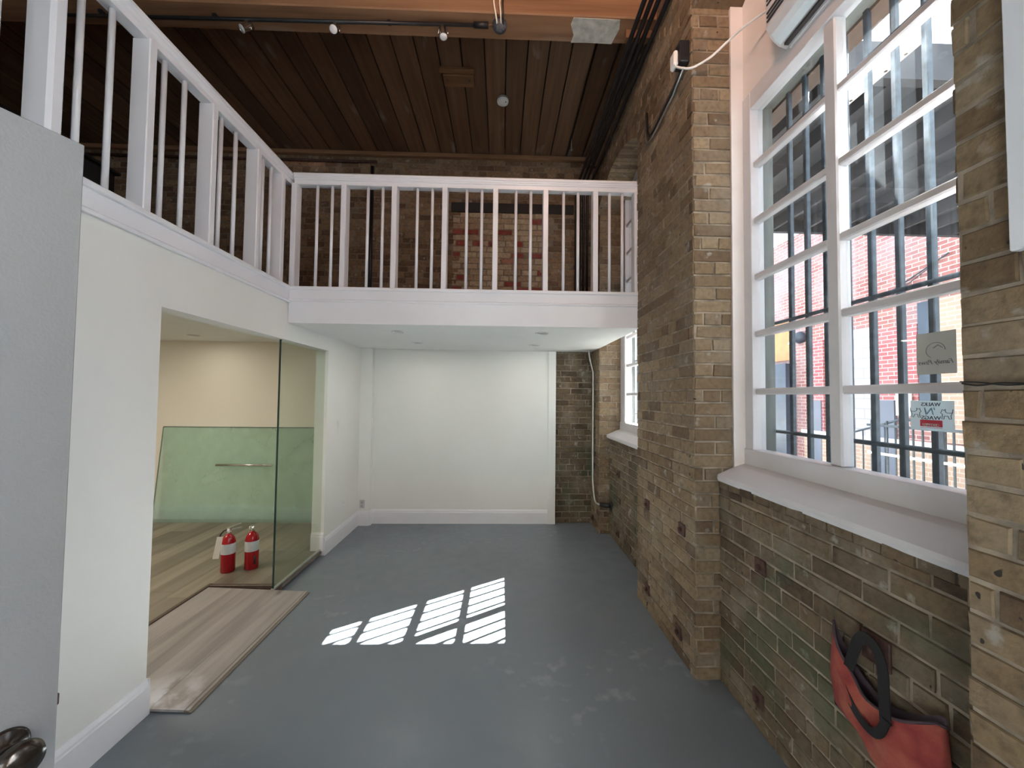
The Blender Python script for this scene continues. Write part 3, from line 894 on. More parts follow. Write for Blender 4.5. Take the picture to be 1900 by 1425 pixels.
# ------------------------------------------------------------------ loft railings
def rail_profile_x(mb, x0, x1, yc, zt):
    prof = [(-0.048, 0), (-0.052, -0.006), (-0.052, -0.020), (-0.044, -0.026), (-0.044, -0.034), (-0.038, -0.040), (-0.038, -0.048), (-0.030, -0.054), (-0.030, -0.085), (0.030, -0.085), (0.030, -0.054), (0.038, -0.048), (0.044, -0.034), (0.044, -0.026), (0.052, -0.020), (0.052, -0.006), (0.048, 0)]
    return [(yc + a, zt + b) for a, b in prof]
RZ0, RZ1 = 2.420, 3.345
front = thing('railing', 'white wooden loft railing running straight across to the brick pier', 'railing', (-0.29, 3.125, 2.42), 'loft railings')
mb = MB().prism(rail_profile_x(None, 0, 0, 3.125, RZ1), -1.688, 1.135, 'x')
mb.build('handrail', M['white'], front)
pw = 0.0385
posts_x = [-1.685, -1.290, -0.885, -0.477, -0.064, 0.347, 0.758]
for px in posts_x[0:]:
    MB().box(px - 0.021, px + 0.021, 3.125 - 0.043, 3.125 + 0.043, RZ0, RZ1 - 0.08, bev=0.004).build('post', M['white'], front)
MB().box(1.080, 1.133, 3.125 - 0.043, 3.125 + 0.043, RZ0, RZ1 - 0.08, bev=0.004).build('post', M['white'], front)
def balu(x, y, parent):
    MB().tube([(x, y, RZ0), (x, y, RZ1 - 0.08)], 0.0125, 8).build('baluster', M['white'], parent)
for px in (583.7, 611, 677, 704.4, 768.7, 796.7, 861, 889.4, 953.7, 981.7, 1044, 1071.6, 1131.6, 1156):
    balu((px - 864.0) * 0.004375 - 0.2885, 3.125, front)
left = thing('railing', 'white wooden loft railing along the left wall, running towards the viewer', 'railing', (-1.745, 1.4, 2.42), 'loft railings')
mb = MB().prism([(a - 3.125 - 1.745, b) for a, b in rail_profile_x(None, 0, 0, 3.125, RZ1)], -0.18, 3.125, 'y')
mb.build('handrail', M['white'], left)
MB().box(-1.790, -1.682, 1.430, 1.485, RZ0, RZ1 - 0.08, bev=0.012).build('post', M['white'], left)
for y in (0.22, 0.64, 1.05, 1.857, 2.264, 2.681, 2.977):
    MB().box(-1.745 - 0.043, -1.745 + 0.043, y - 0.021, y + 0.021, RZ0, RZ1 - 0.08, bev=0.004).build('post', M['white'], left)
for y in (0.36, 0.50, 0.78, 0.91, 1.185, 1.32, 1.577, 1.70, 1.965, 2.09, 2.365, 2.495, 2.78, 2.878, 3.05):
    balu(-1.745, y, left)

# black cabinet on the loft and wall behind
t = thing('loft_cabinet', 'long low black cabinet on the loft behind the left railing', 'cabinet', (-2.9, 1.3, 2.42))
MB().box(-3.2, -2.62, 0.0, 2.62, 2.47, 3.03, bev=0.005).build('body', M['black'], t)
MB().box(-3.22, -2.60, -0.02, 2.64, 3.03, 3.05, bev=0.003).build('top', M['black'], t)
MB().box(-3.16, -2.66, 0.04, 2.58, 2.418, 2.47).build('plinth', M['black'], t)
for i in range(4):
    MB().box(-2.62, -2.606, 0.02 + i * 0.65, 0.65 + i * 0.65, 2.49, 3.01, bev=0.003).build('door', M['black'], t)
# loft far left wall
mb = MB(); mb.mat = 1
mb.box(-5.6, -5.5, -3.3, 4.835, 2.2, CEIL)
bricks(mb, (-5.5, -0.2, 2.40), (0, 1, 0), (1, 0, 0), 5.0, CEIL - 2.40, 0.01, slot=0, seed=71)
struct(mb.build('wall_loft_left', [M['brick_upper'], M['mortar_dark']]))

# ------------------------------------------------------------------ entry: rear wall, front door
mb = MB()
mb.box(-5.6, -1.2, -3.3, -3.15, 0, CEIL).box(0.6, 1.2, -3.3, -3.15, 0, CEIL).box(-1.2, 0.6, -3.3, -3.15, 3.0, CEIL).box(-1.2, 0.6, -3.3, -3.15, 0, 1.8)
struct(mb.build('wall_rear', M['wall']))
struct(bx('wall_rear_left', M['wall'], -1.83, -1.71, -3.15, -0.18, 0, 2.30))
struct(bx('wall_entry', M['wall'], -1.71, -1.115, -0.18, -0.06, 0, 2.30))

hx, hy = -1.058, -0.045
ang = math.atan2(0.335, 0.942)
door = bpy.data.objects.new('door_1', None); C.objects.link(door)
door.location = (0, 0, 0); door['kind'] = 'structure'
DM = Matrix.Translation((-0.798, 0.739, 0)) @ Matrix.Rotation(-ang, 4, 'Z')
# local frame: +Y along door towards free edge (free edge at y=0), +X the visible face at x=0
def dpart(mb, name, mat, parent=None):
    mb.xf(DM); return mb.build(name, mat, parent)
leaf = dpart(MB().box(-0.042, 0.0, -0.80, 0.0, 0.012, 2.030, bev=0.0015), 'door_leaf', M['door'], door)
kx, ky, kz = 0.0, -0.066, 0.965
knob = dpart(MB().lathe([(0.0, 0), (0.033, 0), (0.034, 0.003), (0.030, 0.008), (0.014, 0.011), (0.012, 0.030), (0.018, 0.036), (0.027, 0.045), (0.0305, 0.055), (0.028, 0.064), (0.018, 0.070), (0.0, 0.072)], (kx, ky, kz), (1, 0, 0), 32), 'door_knob', M['bronze'], door)
dpart(MB().box(-0.033, -0.009, -0.0005, 0.0015, kz + 0.03 - 0.03, kz + 0.06, bev=0.0004), 'latch_plate', M['rust'], door)
dpart(MB().box(-0.027, -0.015, 0.0015, 0.009, kz + 0.018, kz + 0.040, bev=0.002), 'latch_bolt', M['rust'], door)

# white board on near pier
t = bx('wall_board', M['white'], 1.060, 1.084, -0.3, 0.767, 1.875, 3.6, bev=0.003)
tag(t, 'white painted board fixed high on the near brick pier', 'board')

# ------------------------------------------------------------------ ceiling items
t = thing('track_light', 'black ceiling track with three small chrome spotlights under the beam', 'track light', (-1.5, 2.74, 4.30))
MB().tube([(-3.4, 2.765, 4.270), (-0.21, 2.723, 4.270)], 0.0125, 10).build('track', M['blackpipe'], t)
MB().tube([(-0.23, 2.723, 4.270), (-0.125, 2.721, 4.270)], 0.021, 12).build('end_feed', M['black'], t)
for x in (-2.9, -2.1, -0.85):
    MB().box(x - 0.012, x + 0.012, 2.735, 2.765, 4.28, 4.301).build('mounting_clip', M['blackpipe'], t)
for hx_, d in ((-1.874, V((-0.55, -0.45, -0.7))), (-1.239, V((0.05, -0.75, -0.66))), (-0.455, V((0.12, -0.15, -1.0)))):
    yy = 2.745 - (hx_ + 1.5) * 0.013
    d = d.normalized(); c = V((hx_, yy, 4.215))
    hd = MB().box(hx_ - 0.012, hx_ + 0.012, yy - 0.012, yy + 0.012, 4.235, 4.262, bev=0.002)
    hd.tube([(hx_ - 0.034, yy, 4.20), (hx_ - 0.034, yy, 4.232), (hx_, yy, 4.245), (hx_ + 0.034, yy, 4.232), (hx_ + 0.034, yy, 4.20)], 0.004, 6)
    hd = hd.build('spotlight_head', M['chrome'], t)
    MB().lathe([(0.0, -0.045), (0.020, -0.045), (0.026, -0.035), (0.027, 0.035), (0.029, 0.040)], tuple(c), tuple(d), 18, caps=False).build('shade', M['chrome'], hd)
    MB().lathe([(0.0, 0.0), (0.026, 0.0), (0.026, 0.003), (0.0, 0.004)], tuple(c + d * 0.036), tuple(d), 18).build('lens', M['lens'], hd)

t = thing('cable_junction', 'round dark junction box under the beam with pale cables running up', 'junction box', (-0.043, 2.74, 4.30))
MB().lathe([(0.0, -0.062), (0.022, -0.056), (0.045, -0.034), (0.054, -0.010), (0.054, 0.0)], (-0.043, 2.74, 4.298), n=20).build('box', M['soot'], t)
for dx, dy, m in ((-0.018, -0.01, 'tag'), (0.012, 0.0, 'tag'), (0.028, 0.004, 'black')):
    MB().tube([(-0.043 + dx, 2.74 + dy, 4.262), (-0.045 + dx, 2.69, 4.27), (-0.05 + dx * 1.2, 2.648, 4.29), (-0.06 + dx * 1.4, 2.645, 4.36), (-0.055 + dx * 1.8, 2.645, 4.62)], 0.0055, 6).build('cable', M[m], t)
MB().tube([(-0.125, 2.722, 4.272), (-0.09, 2.73, 4.285)], 0.005, 6).build('cable', M['block'], t)

t = thing('smoke_detector', 'round white smoke detector on the plank ceiling', 'smoke detector', (-0.018, 3.87, CEIL))
MB().lathe([(0.0, -0.040), (0.050, -0.040), (0.058, -0.034), (0.062, -0.020), (0.062, 0.0)], (-0.018, 3.87, CEIL), n=32).build('body', M['plastic'], t)
MB().lathe([(0.0605, -0.018), (0.0635, -0.018), (0.0635, -0.011), (0.0605, -0.011)], (-0.018, 3.87, CEIL), n=32, caps=False).build('vent_ring', M['slotdark'], t)
MB().lathe([(0.0, -0.0425), (0.006, -0.0425), (0.006, -0.040)], (0.012, 3.852, CEIL), n=10).build('test_button', M['slotdark'], t)

t = thing('wood_block', 'small brown timber block nailed across the ceiling planks', 'wood block', (-0.44, 3.6, CEIL))
MB().box(-0.59, -0.30, 3.55, 3.69, CEIL - 0.035, CEIL, bev=0.003).build('block', M['block'], t)
MB().box(-0.62, -0.29, 3.49, 3.54, CEIL - 0.03, CEIL, bev=0.003).build('batten', M['block'], t)
for dx in (-0.55, -0.34):
    MB().box(dx - 0.006, dx + 0.006, 3.60, 3.62, CEIL - 0.037, CEIL - 0.030).build('nail_slot', M['slotdark'], t)

# conduits
def conduit(name, label, pts, r, mat, group='black conduits along the right wall'):
    o = MB().tube(pts, r, 12).build(name, M[mat]); tag(o, label, 'pipe', group)
    return o
cs = (0.925, 0.972, 1.018, 1.066)
lb = ('black conduit along the ceiling edge, farthest from the right wall', 'black conduit along the ceiling edge, second from the right wall side inward', 'black conduit along the ceiling edge, next to the one against the wall', 'black conduit along the ceiling edge, tight against the right brick wall')
lb = ('black conduit running under the beam, outermost from the right brick wall', 'black conduit running under the beam, second from the outermost', 'black conduit running under the beam, second from the right brick wall', 'black conduit running under the beam, closest to the right brick wall')
for c, l in zip(cs, lb):
    zz = 4.215 if c < 1.03 else 4.18
    pts = [(c, -3.0, zz), (c, 2.6, zz), (c, 4.70, zz), (c, 4.76, zz - 0.02), (c, 4.785, zz - 0.07), (c, 4.79, 2.42)]
    conduit('ceiling_conduit', l, pts, 0.017, 'blackpipe')
for yy, l in ((2.76, 'steel strap clamping the conduits to the beam underside'), (4.35, 'steel strap clamping the conduits near the back wall')):
    o = MB().box(0.895, 1.092, yy - 0.02, yy + 0.02, 4.236, 4.30 if yy < 3 else 4.25, bev=0.002).build('conduit_strap', M['block'])
    tag(o, l, 'pipe clamp', 'conduit straps')
o = MB().tube([(-1.66, 4.81, 2.43), (-1.66, 4.81, 4.45)], 0.022, 12).build('wall_pipe', M['blackpipe']); tag(o, 'dark vertical pipe on the upper brick back wall behind the railing', 'pipe')
o = MB().tube([(-5.4, 4.79, 4.50), (-1.6, 4.79, 4.50)], 0.016, 12).build('wall_pipe', M['rust']); tag(o, 'thin horizontal pipe at the top of the upper brick back wall', 'pipe')
t = thing('sprinkler_head', 'small sprinkler head hanging near the back of the plank ceiling', 'sprinkler', (0.80, 4.45, CEIL))
MB().tube([(0.80, 4.45, CEIL), (0.80, 4.45, CEIL - 0.11)], 0.007, 8).build('drop_pipe', M['steel'], t)
MB().lathe([(0.0, -0.135), (0.018, -0.133), (0.018, -0.130), (0.006, -0.125), (0.010, -0.110), (0.010, -0.10)], (0.80, 4.45, CEIL), n=12).build('deflector', M['steel'], t)

# ------------------------------------------------------------------ pier box, plug, cord, AC unit
t = thing('junction_box', 'grey metal outlet box at the corner of the brick pier holding the white plug', 'electrical box', (1.10, 2.22, 3.62))
MB().box(1.035, 1.094, 2.18, 2.265, 3.56, 3.69, bev=0.004).build('box', M['blackpipe'], t)
MB().tube([(1.078, 2.25, 3.56), (1.080, 2.40, 3.535), (1.080, 2.68, 3.50), (1.080, 2.76, 3.505), (1.080, 2.80, 3.56), (1.080, 2.815, 3.72)], 0.008, 8).build('conduit', M['blackpipe'], t)
MB().tube([(1.078, 2.22, 3.56), (1.080, 2.38, 3.505), (1.080, 2.70, 3.465), (1.080, 2.80, 3.475), (1.080, 2.84, 3.53), (1.080, 2.85, 3.70)], 0.008, 8).build('conduit', M['steel'], t)
t = thing('power_plug', 'white power plug with a cord swooping from the pier to the wall unit', 'plug', (1.03, 2.2, 3.56))
MB().box(1.005, 1.033, 2.19, 2.255, 3.545, 3.64, bev=0.010).build('plug_body', M['plastic'], t)
def cat(pts, n=8):
    out = []; P = [V(p) for p in pts]; P = [P[0]] + P + [P[-1]]
    for i in range(1, len(P) - 2):
        for k in range(n):
            u = k / n
            out.append(0.5 * ((2 * P[i]) + (P[i + 1] - P[i - 1]) * u + (2 * P[i - 1] - 5 * P[i] + 4 * P[i + 1] - P[i + 2]) * u * u + (3 * P[i] - P[i - 1] - 3 * P[i + 1] + P[i + 2]) * u ** 3))
    out.append(P[-2]); return out
MB().tube(cat([(1.018, 2.22, 3.56), (1.04, 2.165, 3.50), (1.085, 2.13, 3.475), (1.17, 2.10, 3.51), (1.24, 2.06, 3.56), (1.29, 1.98, 3.575), (1.345, 1.86, 3.555), (1.37, 1.80, 3.54)]), 0.0065, 8).build('cord', M['plastic'], t)

t = thing('air_conditioner', 'white wall air conditioner above the near window, slotted grille and open flap', 'air conditioner', (1.34, 1.3, 3.3))
ya, yb = 0.95, 1.80
prof = [(1.390, 3.285), (1.345, 3.300), (1.318, 3.325), (1.300, 3.350), (1.285, 3.385), (1.280, 3.62), (1.30, 3.66), (1.390, 3.66)]
MB().prism(prof, ya, yb, 'y').build('casing', M['greyplastic'], t)
mb = MB()
for i in range(9):
    z = 3.405 + i * 0.021
    if i == 3: continue
    mb.box(1.2785, 1.285, ya + 0.02, yb - 0.012 - 0.0, z, z + 0.008)
mb.build('grille_slots', M['slotdark'], t)
MB().prism([(1.347, 3.296), (1.322, 3.318), (1.304, 3.342), (1.298, 3.338), (1.314, 3.311), (1.342, 3.288)], ya + 0.02, yb - 0.02, 'y').build('flap', M['flap'], t)
MB().box(1.352, 1.386, ya + 0.03, yb - 0.03, 3.278, 3.290).build('outlet_slot', M['slotdark'], t)
MB().box(1.372, 1.392, ya - 0.0, yb - 0.03, 3.262, 3.288, bev=0.003).build('mounting_rail', M['frame'], t)

# black wire pinned on near pier
o = MB().tube(cat([(1.082, 0.872, 1.603), (1.078, 0.84, 1.597), (1.076, 0.80, 1.601), (1.078, 0.74, 1.599), (1.078, 0.6, 1.603)]), 0.0022, 6)
o.tube(cat([(1.082, 0.876, 1.607), (1.078, 0.83, 1.603), (1.078, 0.78, 1.596), (1.078, 0.70, 1.605), (1.078, 0.6, 1.599)]), 0.0018, 6)
tag(o.build('black_wire', M['black']), 'thin black wire strung across the near brick pier', 'wire')

# flexible pipe at the back corner
t = thing('drain_pipe', 'thin steel pipe bent down the far brick corner into a black fitting', 'pipe', (1.1, 4.60, 0.3))
MB().tube(cat([(1.055, 4.60, 2.134), (1.062, 4.60, 2.05), (1.098, 4.60, 1.90), (1.106, 4.60, 1.80), (1.106, 4.60, 1.2), (1.106, 4.60, 0.62), (1.106, 4.57, 0.50), (1.106, 4.52, 0.40), (1.110, 4.45, 0.35), (1.15, 4.40, 0.34)]), 0.0115, 10).build('steel_pipe', M['steel'], t)
MB().tube([(1.15, 4.41, 0.34), (1.20, 4.36, 0.343), (1.256, 4.34, 0.345)], 0.024, 12).build('black_fitting', M['blackpipe'], t)
MB().lathe([(0.0, 0), (0.055, 0), (0.055, 0.012), (0.0, 0.012)], (1.243, 4.34, 0.345), (1, 0, 0), 16).build('wall_flange', M['black'], t)

# iron anchor plates
def anchor(pos, label, s=0.036, tilt=0):
    x, y, z = pos
    t = thing('anchor_plate', label, 'anchor plate', pos, 'iron anchor plates on the brick wall')
    mb = MB().box(x - 0.016, x - 0.004, y - s, y + s, z - s, z + s, bev=0.003); mb.build('plate', M['rust'], t)
    MB().lathe([(0, -0.0), (0.013, -0.0), (0.013, 0.014), (0.008, 0.018), (0, 0.018)], (x - 0.016, y, z), (-1, 0, 0), 6).build('bolt_head', M['rust'], t)
PX = 1.10
anchor((1.24, 1.805, 0.772), 'rusty anchor plate below the near window, upper one by the pier')
anchor((1.24, 1.83, 0.147), 'rusty anchor plate below the near window, close to the floor')
anchor((PX, 2.30, 0.779), 'rusty anchor plate on the middle pier, upper one nearer the viewer')
anchor((PX, 2.845, 0.774), 'rusty anchor plate on the middle pier, upper one farther from the viewer')
anchor((PX, 2.84, 0.161), 'rusty anchor plate on the middle pier, lower one farther from the viewer')
anchor((PX, 2.347, 0.15), 'rusty anchor plate on the middle pier, lower one nearer the viewer')
anchor((1.262, 4.07, 0.751), 'rusty anchor plate below the far window, upper one')
anchor((1.262, 4.09, 0.124), 'rusty anchor plate below the far window, near the floor')
anchor((1.14, 4.66, 0.744), 'rusty anchor plate on the far pier beside the steel pipe')
anchor((1.14, 4.70, 0.103), 'rusty anchor plate on the far pier near the floor')
anchor((1.24, 1.245, 0.75), 'large rusty anchor plate holding the strap of the red bag', 0.048)

# red bag
bag = thing('canvas_bag', 'worn red canvas bag hanging by a black strap from the anchor plate', 'bag', (1.20, 1.2, 0.5))
NU, NV = 22, 16
def bag_pt(u, v, side):
    # u: 0 far end .. 1 near end, v: 0 top .. 1 bottom
    y = 1.385 + (1.030 - 1.385) * u
    top = 0.735 - 0.105 * math.sin(math.pi * min(1, u * 1.05)) - 0.055 * u + 0.03 * math.exp(-(u / 0.05) ** 2)
    bot = 0.468 - 0.10 * u + 0.015 * math.sin(u * 7)
    z = top + (bot - top) * v
    y += 0.012 * math.sin(v * 3.0) * (1 - u) - 0.02 * v * u
    bulge = 0.055 * math.sin(math.pi * min(max(u, 0.0), 1)) ** 0.5 * (0.35 + 0.65 * math.sin(math.pi * min(1, v * 0.85 + 0.12)))
    fold = 0.006 * math.sin(u * 19 + v * 5) + 0.005 * math.sin(v * 14 - u * 6)
    if v > 0.93: bulge *= (1 - v) / 0.07
    x = 1.212 - (bulge + fold * math.sin(math.pi * u) * min(1, (1 - v) * 8) if side else 0)
    return (x, y, z)
mb = MB(); mb.smooth = True
for side in (1, 0):
    b = len(mb.v); mb.mat = 0 if side else 1
    for j in range(NV + 1):
        for i in range(NU + 1):
            p = list(bag_pt(i / NU, j / NV, side))
            if not side: p[2] += 0.02 * (1 - j / NV)
            mb.v.append(tuple(p))
    for j in range(NV):
        for i in range(NU):
            q = [b + j * (NU + 1) + i, b + j * (NU + 1) + i + 1, b + (j + 1) * (NU + 1) + i + 1, b + (j + 1) * (NU + 1) + i]
            mb.face(q)
n1 = (NU + 1) * (NV + 1); mb.mat = 0
for j in range(NV):
    for i in (0, NU):
        a = j * (NU + 1) + i; c = (j + 1) * (NU + 1) + i
        mb.face([a, c, c + n1, a + n1])
for i in range(NU):
    a = NV * (NU + 1) + i
    mb.face([a, a + 1, a + 1 + n1, a + n1])
mb.build('bag_body', [M['bag'], M['lining']], bag)
rim = MB().tube([bag_pt(i / 20, 0.0, 1) for i in range(21)], 0.0045, 6); rim.build('bound_rim', M['lining'], bag)
def ribbon(pts, w, name, mat, parent, nrm=V((1, 0, 0)), th=0.003):
    mb = MB(); P = cat(pts, 6); k = len(mb.v)
    for i, p in enumerate(P):
        t_ = (P[min(i + 1, len(P) - 1)] - P[max(i - 1, 0)]).normalized()
        s_ = t_.cross(nrm).normalized() * w / 2; n_ = s_.cross(t_).normalized() * th
        mb.v += [tuple(p - s_), tuple(p + s_), tuple(p + s_ + n_), tuple(p - s_ + n_)]
    for i in range(len(P) - 1):
        for a in range(4):
            c = (a + 1) % 4
            mb.face([k + i * 4 + a, k + i * 4 + c, k + (i + 1) * 4 + c, k + (i + 1) * 4 + a])
    mb.face([k, k + 1, k + 2, k + 3]); e = k + (len(P) - 1) * 4; mb.face([e, e + 1, e + 2, e + 3])
    return mb.build(name, mat, parent)
ribbon([(1.198, 1.345, 0.655), (1.178, 1.320, 0.610), (1.158, 1.27, 0.575), (1.148, 1.22, 0.550), (1.148, 1.18, 0.545), (1.152, 1.16, 0.565), (1.165, 1.155, 0.60)], 0.026, 'strap', M['strap'], bag)
ribbon([(1.185, 1.30, 0.655), (1.195, 1.295, 0.70), (1.200, 1.28, 0.755), (1.196, 1.25, 0.785), (1.196, 1.215, 0.775), (1.192, 1.19, 0.73), (1.180, 1.175, 0.66), (1.168, 1.16, 0.59)], 0.036, 'strap', M['strap'], bag)

# ------------------------------------------------------------------ stickers on the glass
dg = None
def text_mesh(s, size, origin, ydir, name, mat, parent, align='CENTER', shear=0.0, th=0.0006, sx=1.0, face='x'):
    cu = bpy.data.curves.new(name, 'FONT'); cu.body = s; cu.size = size; cu.align_x = align; cu.extrude = th; cu.shear = shear
    ob = bpy.data.objects.new(name, cu); C.objects.link(ob)
    d = bpy.context.evaluated_depsgraph_get(); d.update()
    me = bpy.data.meshes.new_from_object(ob.evaluated_get(d))
    bpy.data.objects.remove(ob); bpy.data.curves.remove(cu)
    par = V((0, 0, 0)); q = parent
    while q is not None: par = par + q.location; q = q.parent
    for v in me.vertices:
        a, b, c = v.co
        v.co = V((origin[0] + c * (1 if ydir > 0 else -1), origin[1] + a * ydir * sx, origin[2] + b)) - par
    me.materials.clear(); me.materials.append(mat)
    o = bpy.data.objects.new(name, me); C.objects.link(o); o.parent = parent
    return o
GX = 1.4265
s1 = thing('window_sign', 'grey paper sign with faint script lettering stuck inside the near window', 'sign', (GX, 1.21, 1.715))
MB().box(GX - 0.0005, GX + 0.0004, 1.162, 1.278, 1.650, 1.788).build('sheet', M['paper'], s1)
text_mesh('Family Paws', 0.021, (GX - 0.0010, 1.220, 1.683), 1, 'lettering', M['greyink'], s1, shear=0.35)
mb = MB()
arcp = [(GX - 0.0010, 1.22 + 0.028 * math.cos(R(a)), 1.728 + 0.026 * math.sin(R(a))) for a in range(-60, 200, 20)]
mb.tube(arcp, 0.0008, 5)
mb.tube([(GX - 0.001, 1.200, 1.735), (GX - 0.001, 1.212, 1.745), (GX - 0.001, 1.226, 1.736)], 0.0011, 5)
mb.build('drawing', M['greyink'], s1)

s2 = thing('window_sticker', 'pale certified sticker with two dogs and a red band on the near window', 'sticker', (GX, 1.235, 1.515))
MB().box(GX - 0.0003, GX + 0.0003, 1.172, 1.302, 1.462, 1.562).build('sheet', M['sticker'], s2)
cy = 1.238
tx = GX - 0.0012
text_mesh('WALKS', 0.0175, (tx, cy, 1.5440), 1, 'lettering', M['darkink'], s2, sx=1.0)
text_mesh("'N", 0.034, (tx, cy, 1.5155), 1, 'lettering', M['blueink'], s2, shear=0.2, sx=1.1)
text_mesh('WAGS', 0.0175, (tx, cy, 1.4995), 1, 'lettering', M['darkink'], s2, sx=1.15)
MB().box(tx - 0.0002, tx + 0.0004, cy - 0.033, cy + 0.033, 1.476, 1.498).build('red_band', M['redink'], s2)
text_mesh('CERTIFIED', 0.0110, (tx - 0.0010, cy, 1.4785), 1, 'lettering', M['plastic'], s2)
MB().box(tx, tx + 0.0004, cy - 0.033, cy + 0.033, 1.4715, 1.4728).build('rule_line', M['redink'], s2)
def dog(yc, zc, f):
    pts = [(-0.020, 0.016), (-0.019, 0.006), (-0.015, 0.004), (-0.004, 0.004), (0.001, 0.008), (0.001, 0.016), (0.005, 0.012), (0.010, 0.015), (0.012, 0.008), (0.015, 0.004), (0.010, 0.001), (0.010, -0.008), (0.012, -0.016), (0.006, -0.016), (0.004, -0.006), (-0.006, -0.006), (-0.010, -0.016), (-0.015, -0.015), (-0.014, -0.004), (-0.018, 0.004)]
    return MB().tube([(tx, yc + f * a, zc + b) for a, b in pts], 0.0009, 5, closed=True)
dog(1.282, 1.521, -1).build('dog_outline', M['darkink'], s2)
dog(1.195, 1.519, 1).build('dog_outline', M['darkink'], s2)

# ------------------------------------------------------------------ outside
OX = 7.2
struct(bx('floor_outside', M['concrete'], 1.52, 14, -4, 22, -0.3, -0.05))
t = thing('brick_building', 'weathered red brick building across the alley beyond the near window', 'building', (OX, 6, 0))
MB().box(OX, OX + 3, -2, 16, -0.05, 5.60).build('brick_wall', M['outbrick'], t)
MB().box(OX - 0.03, OX, 7.20, 7.97, 0.87, 3.0).build('block_infill', M['cmu'], t)
MB().box(OX - 0.02, OX, 6.42, 7.19, 1.57, 2.90).build('red_brick_panel', M['outredpanel'], t)
MB().box(OX - 0.05, OX, 1.0, 6.17, 0.9, 3.25).build('pale_brick_panel', M['outyellow'], t)
MB().box(OX - 0.04, OX, 8.35, 8.8, 0.87, 2.9).build('red_brick_panel', M['outredpanel'], t)
MB().box(OX - 0.04, OX, 9.30, 9.95, 2.55, 3.60).build('boarded_window', M['orangewood'], t)
MB().box(OX - 0.25, OX, 9.20, 10.05, -0.05, 2.45).build('dark_hatch', M['darkopening'], t)
MB().box(OX - 0.05, OX, 6.19, 6.38, 1.3, 3.25).build('dark_window', M['darkopening'], t)
MB().box(OX - 0.06, OX, 6.80, 7.17, -0.05, 1.57).build('door', M['bluedoor'], t)
MB().box(OX - 0.06, OX, 8.40, 8.75, -0.05, 1.55).build('door', M['bluedoor'], t)
MB().box(OX - 0.12, OX, 2.0, 8.9, 0.80, 0.87).build('ledge', M['palesteel'], t)
MB().box(OX - 0.05, OX, 2.0, 8.9, -0.05, 0.80).build('base_course', M['outyellow'], t)
MB().tube(cat([(OX - 0.04, 8.6, 3.45), (OX - 0.04, 7.6, 3.30), (OX - 0.04, 6.9, 3.55), (OX - 0.04, 5.9, 3.95)]), 0.012, 6).build('cable', M['bars'], t)
MB().tube(cat([(OX - 0.04, 8.6, 3.40), (OX - 0.04, 7.7, 3.33), (OX - 0.04, 7.0, 3.42), (OX - 0.04, 6.2, 3.8)]), 0.008, 6).build('cable', M['bars'], t)
o = thing('wall_lamp', 'round dark lamp with pale bracket on the brick building across the alley', 'lamp', (OX - 0.15, 8.95, 3.05))
MB().lathe([(0, -0.02), (0.13, -0.02), (0.15, 0.05), (0.10, 0.14), (0, 0.16)], (OX - 0.04, 8.95, 3.05), (-1, 0, 0), 18).build('housing', M['darkopening'], o)
MB().prism([(8.95, 2.92), (9.13, 2.90), (8.97, 3.14)], OX - 0.24, OX - 0.20, 'x').build('shade_fin', M['palesteel'], o)
sg = thing('wall_sign', 'white sign with red letters on the brick building across the alley', 'sign', (OX - 0.08, 6.55, 1.55))
MB().box(OX - 0.09, OX - 0.07, 6.48, 6.74, 1.30, 1.70).build('board', M['palesteel'], sg)
text_mesh('ON', 0.10, (OX - 0.092, 6.61, 1.49), -1, 'lettering', M['redink'], sg)
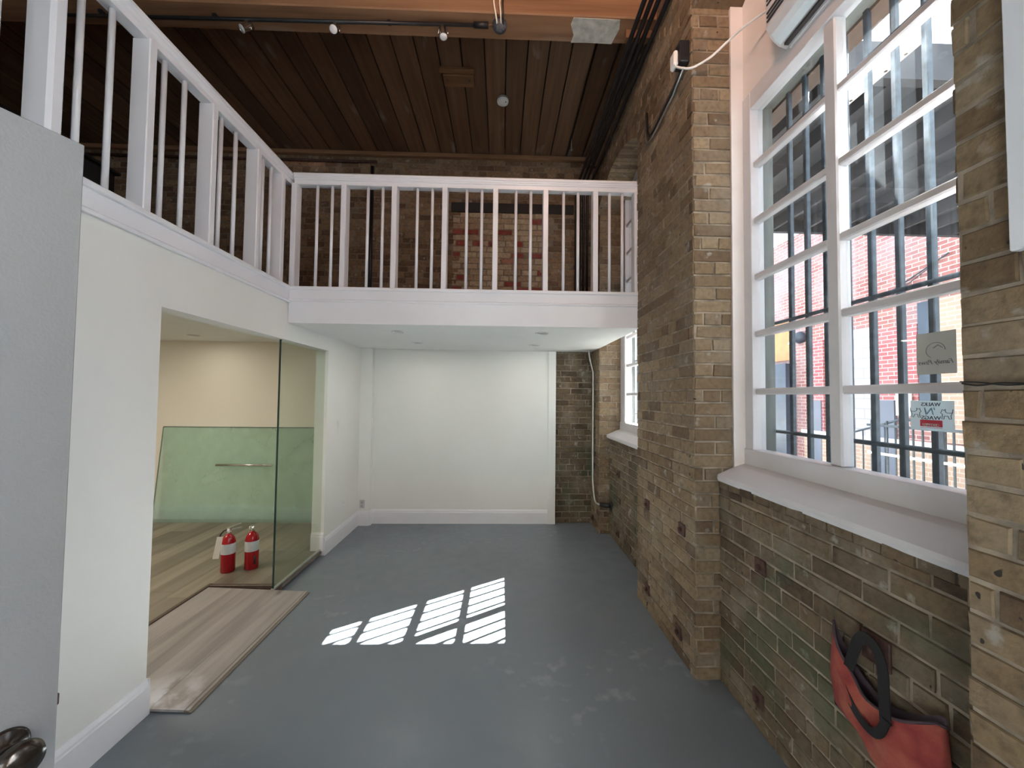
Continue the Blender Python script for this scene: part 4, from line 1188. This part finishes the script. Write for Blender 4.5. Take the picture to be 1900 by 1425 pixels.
# fence
t = thing('alley_fence', 'black picket fence outside the near window at lower right', 'fence', (5.0, 4.5, 0))
for y in [3.7 + 0.105 * i for i in range(14)]:
    MB().tube([(5.0, y, 0.0), (5.0, y, 1.30)], 0.012, 6).build('picket', M['bars'], t)
for z in (0.35, 0.85, 1.22):
    MB().box(4.985, 5.015, 3.65, 5.12, z, z + 0.03).build('rail', M['palesteel' if z < 1 else 'bars'], t)
MB().box(4.96, 5.04, 4.22, 4.30, -0.05, 1.5).build('post', M['bars'], t)
t = thing('stair_rail', 'dark metal stair handrail in front of the grey door across the alley', 'handrail', (6.6, 6.6, 0))
MB().tube([(6.6, 7.1, 0.95), (6.6, 6.2, 1.25), (6.6, 5.6, 1.25)], 0.02, 8).build('top_rail', M['bars'], t)
for y, z in ((7.05, 0.96), (6.85, 1.03), (6.65, 1.1), (6.45, 1.17), (6.2, 1.25), (5.7, 1.25)):
    MB().tube([(6.6, y, -0.05), (6.6, y, z)], 0.012, 6).build('baluster', M['bars'], t)
# timber deck overhead
t = thing('overhead_deck', 'dark timber deck spanning overhead outside the windows', 'deck', (4.3, 3.8, 3.9))
MB().box(1.75, 7.15, 2.50, 5.06, 3.98, 4.04).build('deck_boards', M['joist'], t)
MB().box(1.75, 7.15, 5.00, 5.06, 3.824, 3.98).build('edge_beam', M['joist'], t)
MB().box(1.75, 7.15, 2.50, 2.57, 3.78, 3.98).build('edge_beam', M['joist'], t)
for i in range(13):
    x = 1.95 + i * 0.42
    MB().box(x - 0.02, x + 0.02, 2.57, 5.00, 3.84, 3.98).build('joist', M['palesteel' if i % 2 else 'joist'] if False else M['joist'], t)
mb = MB().box(2.36, 2.40, 2.05, 2.62, 3.62, 3.655); mb.box(2.36, 2.364, 2.05, 2.62, 3.655, 3.70)
br = mb.build('slotted_bracket', M['palesteel'], t)
MB().tube([(2.38, 2.60, 3.66), (2.38, 2.60, 3.95)], 0.012, 6).build('hanger_rod', M['palesteel'], br)
for y in (2.15, 2.27, 2.39, 2.51):
    MB().lathe([(0, 0), (0.009, 0), (0.009, 0.002), (0, 0.002)], (2.38, y, 3.6185), (0, 0, 1), 10).build('bolt_hole', M['slotdark'], br)
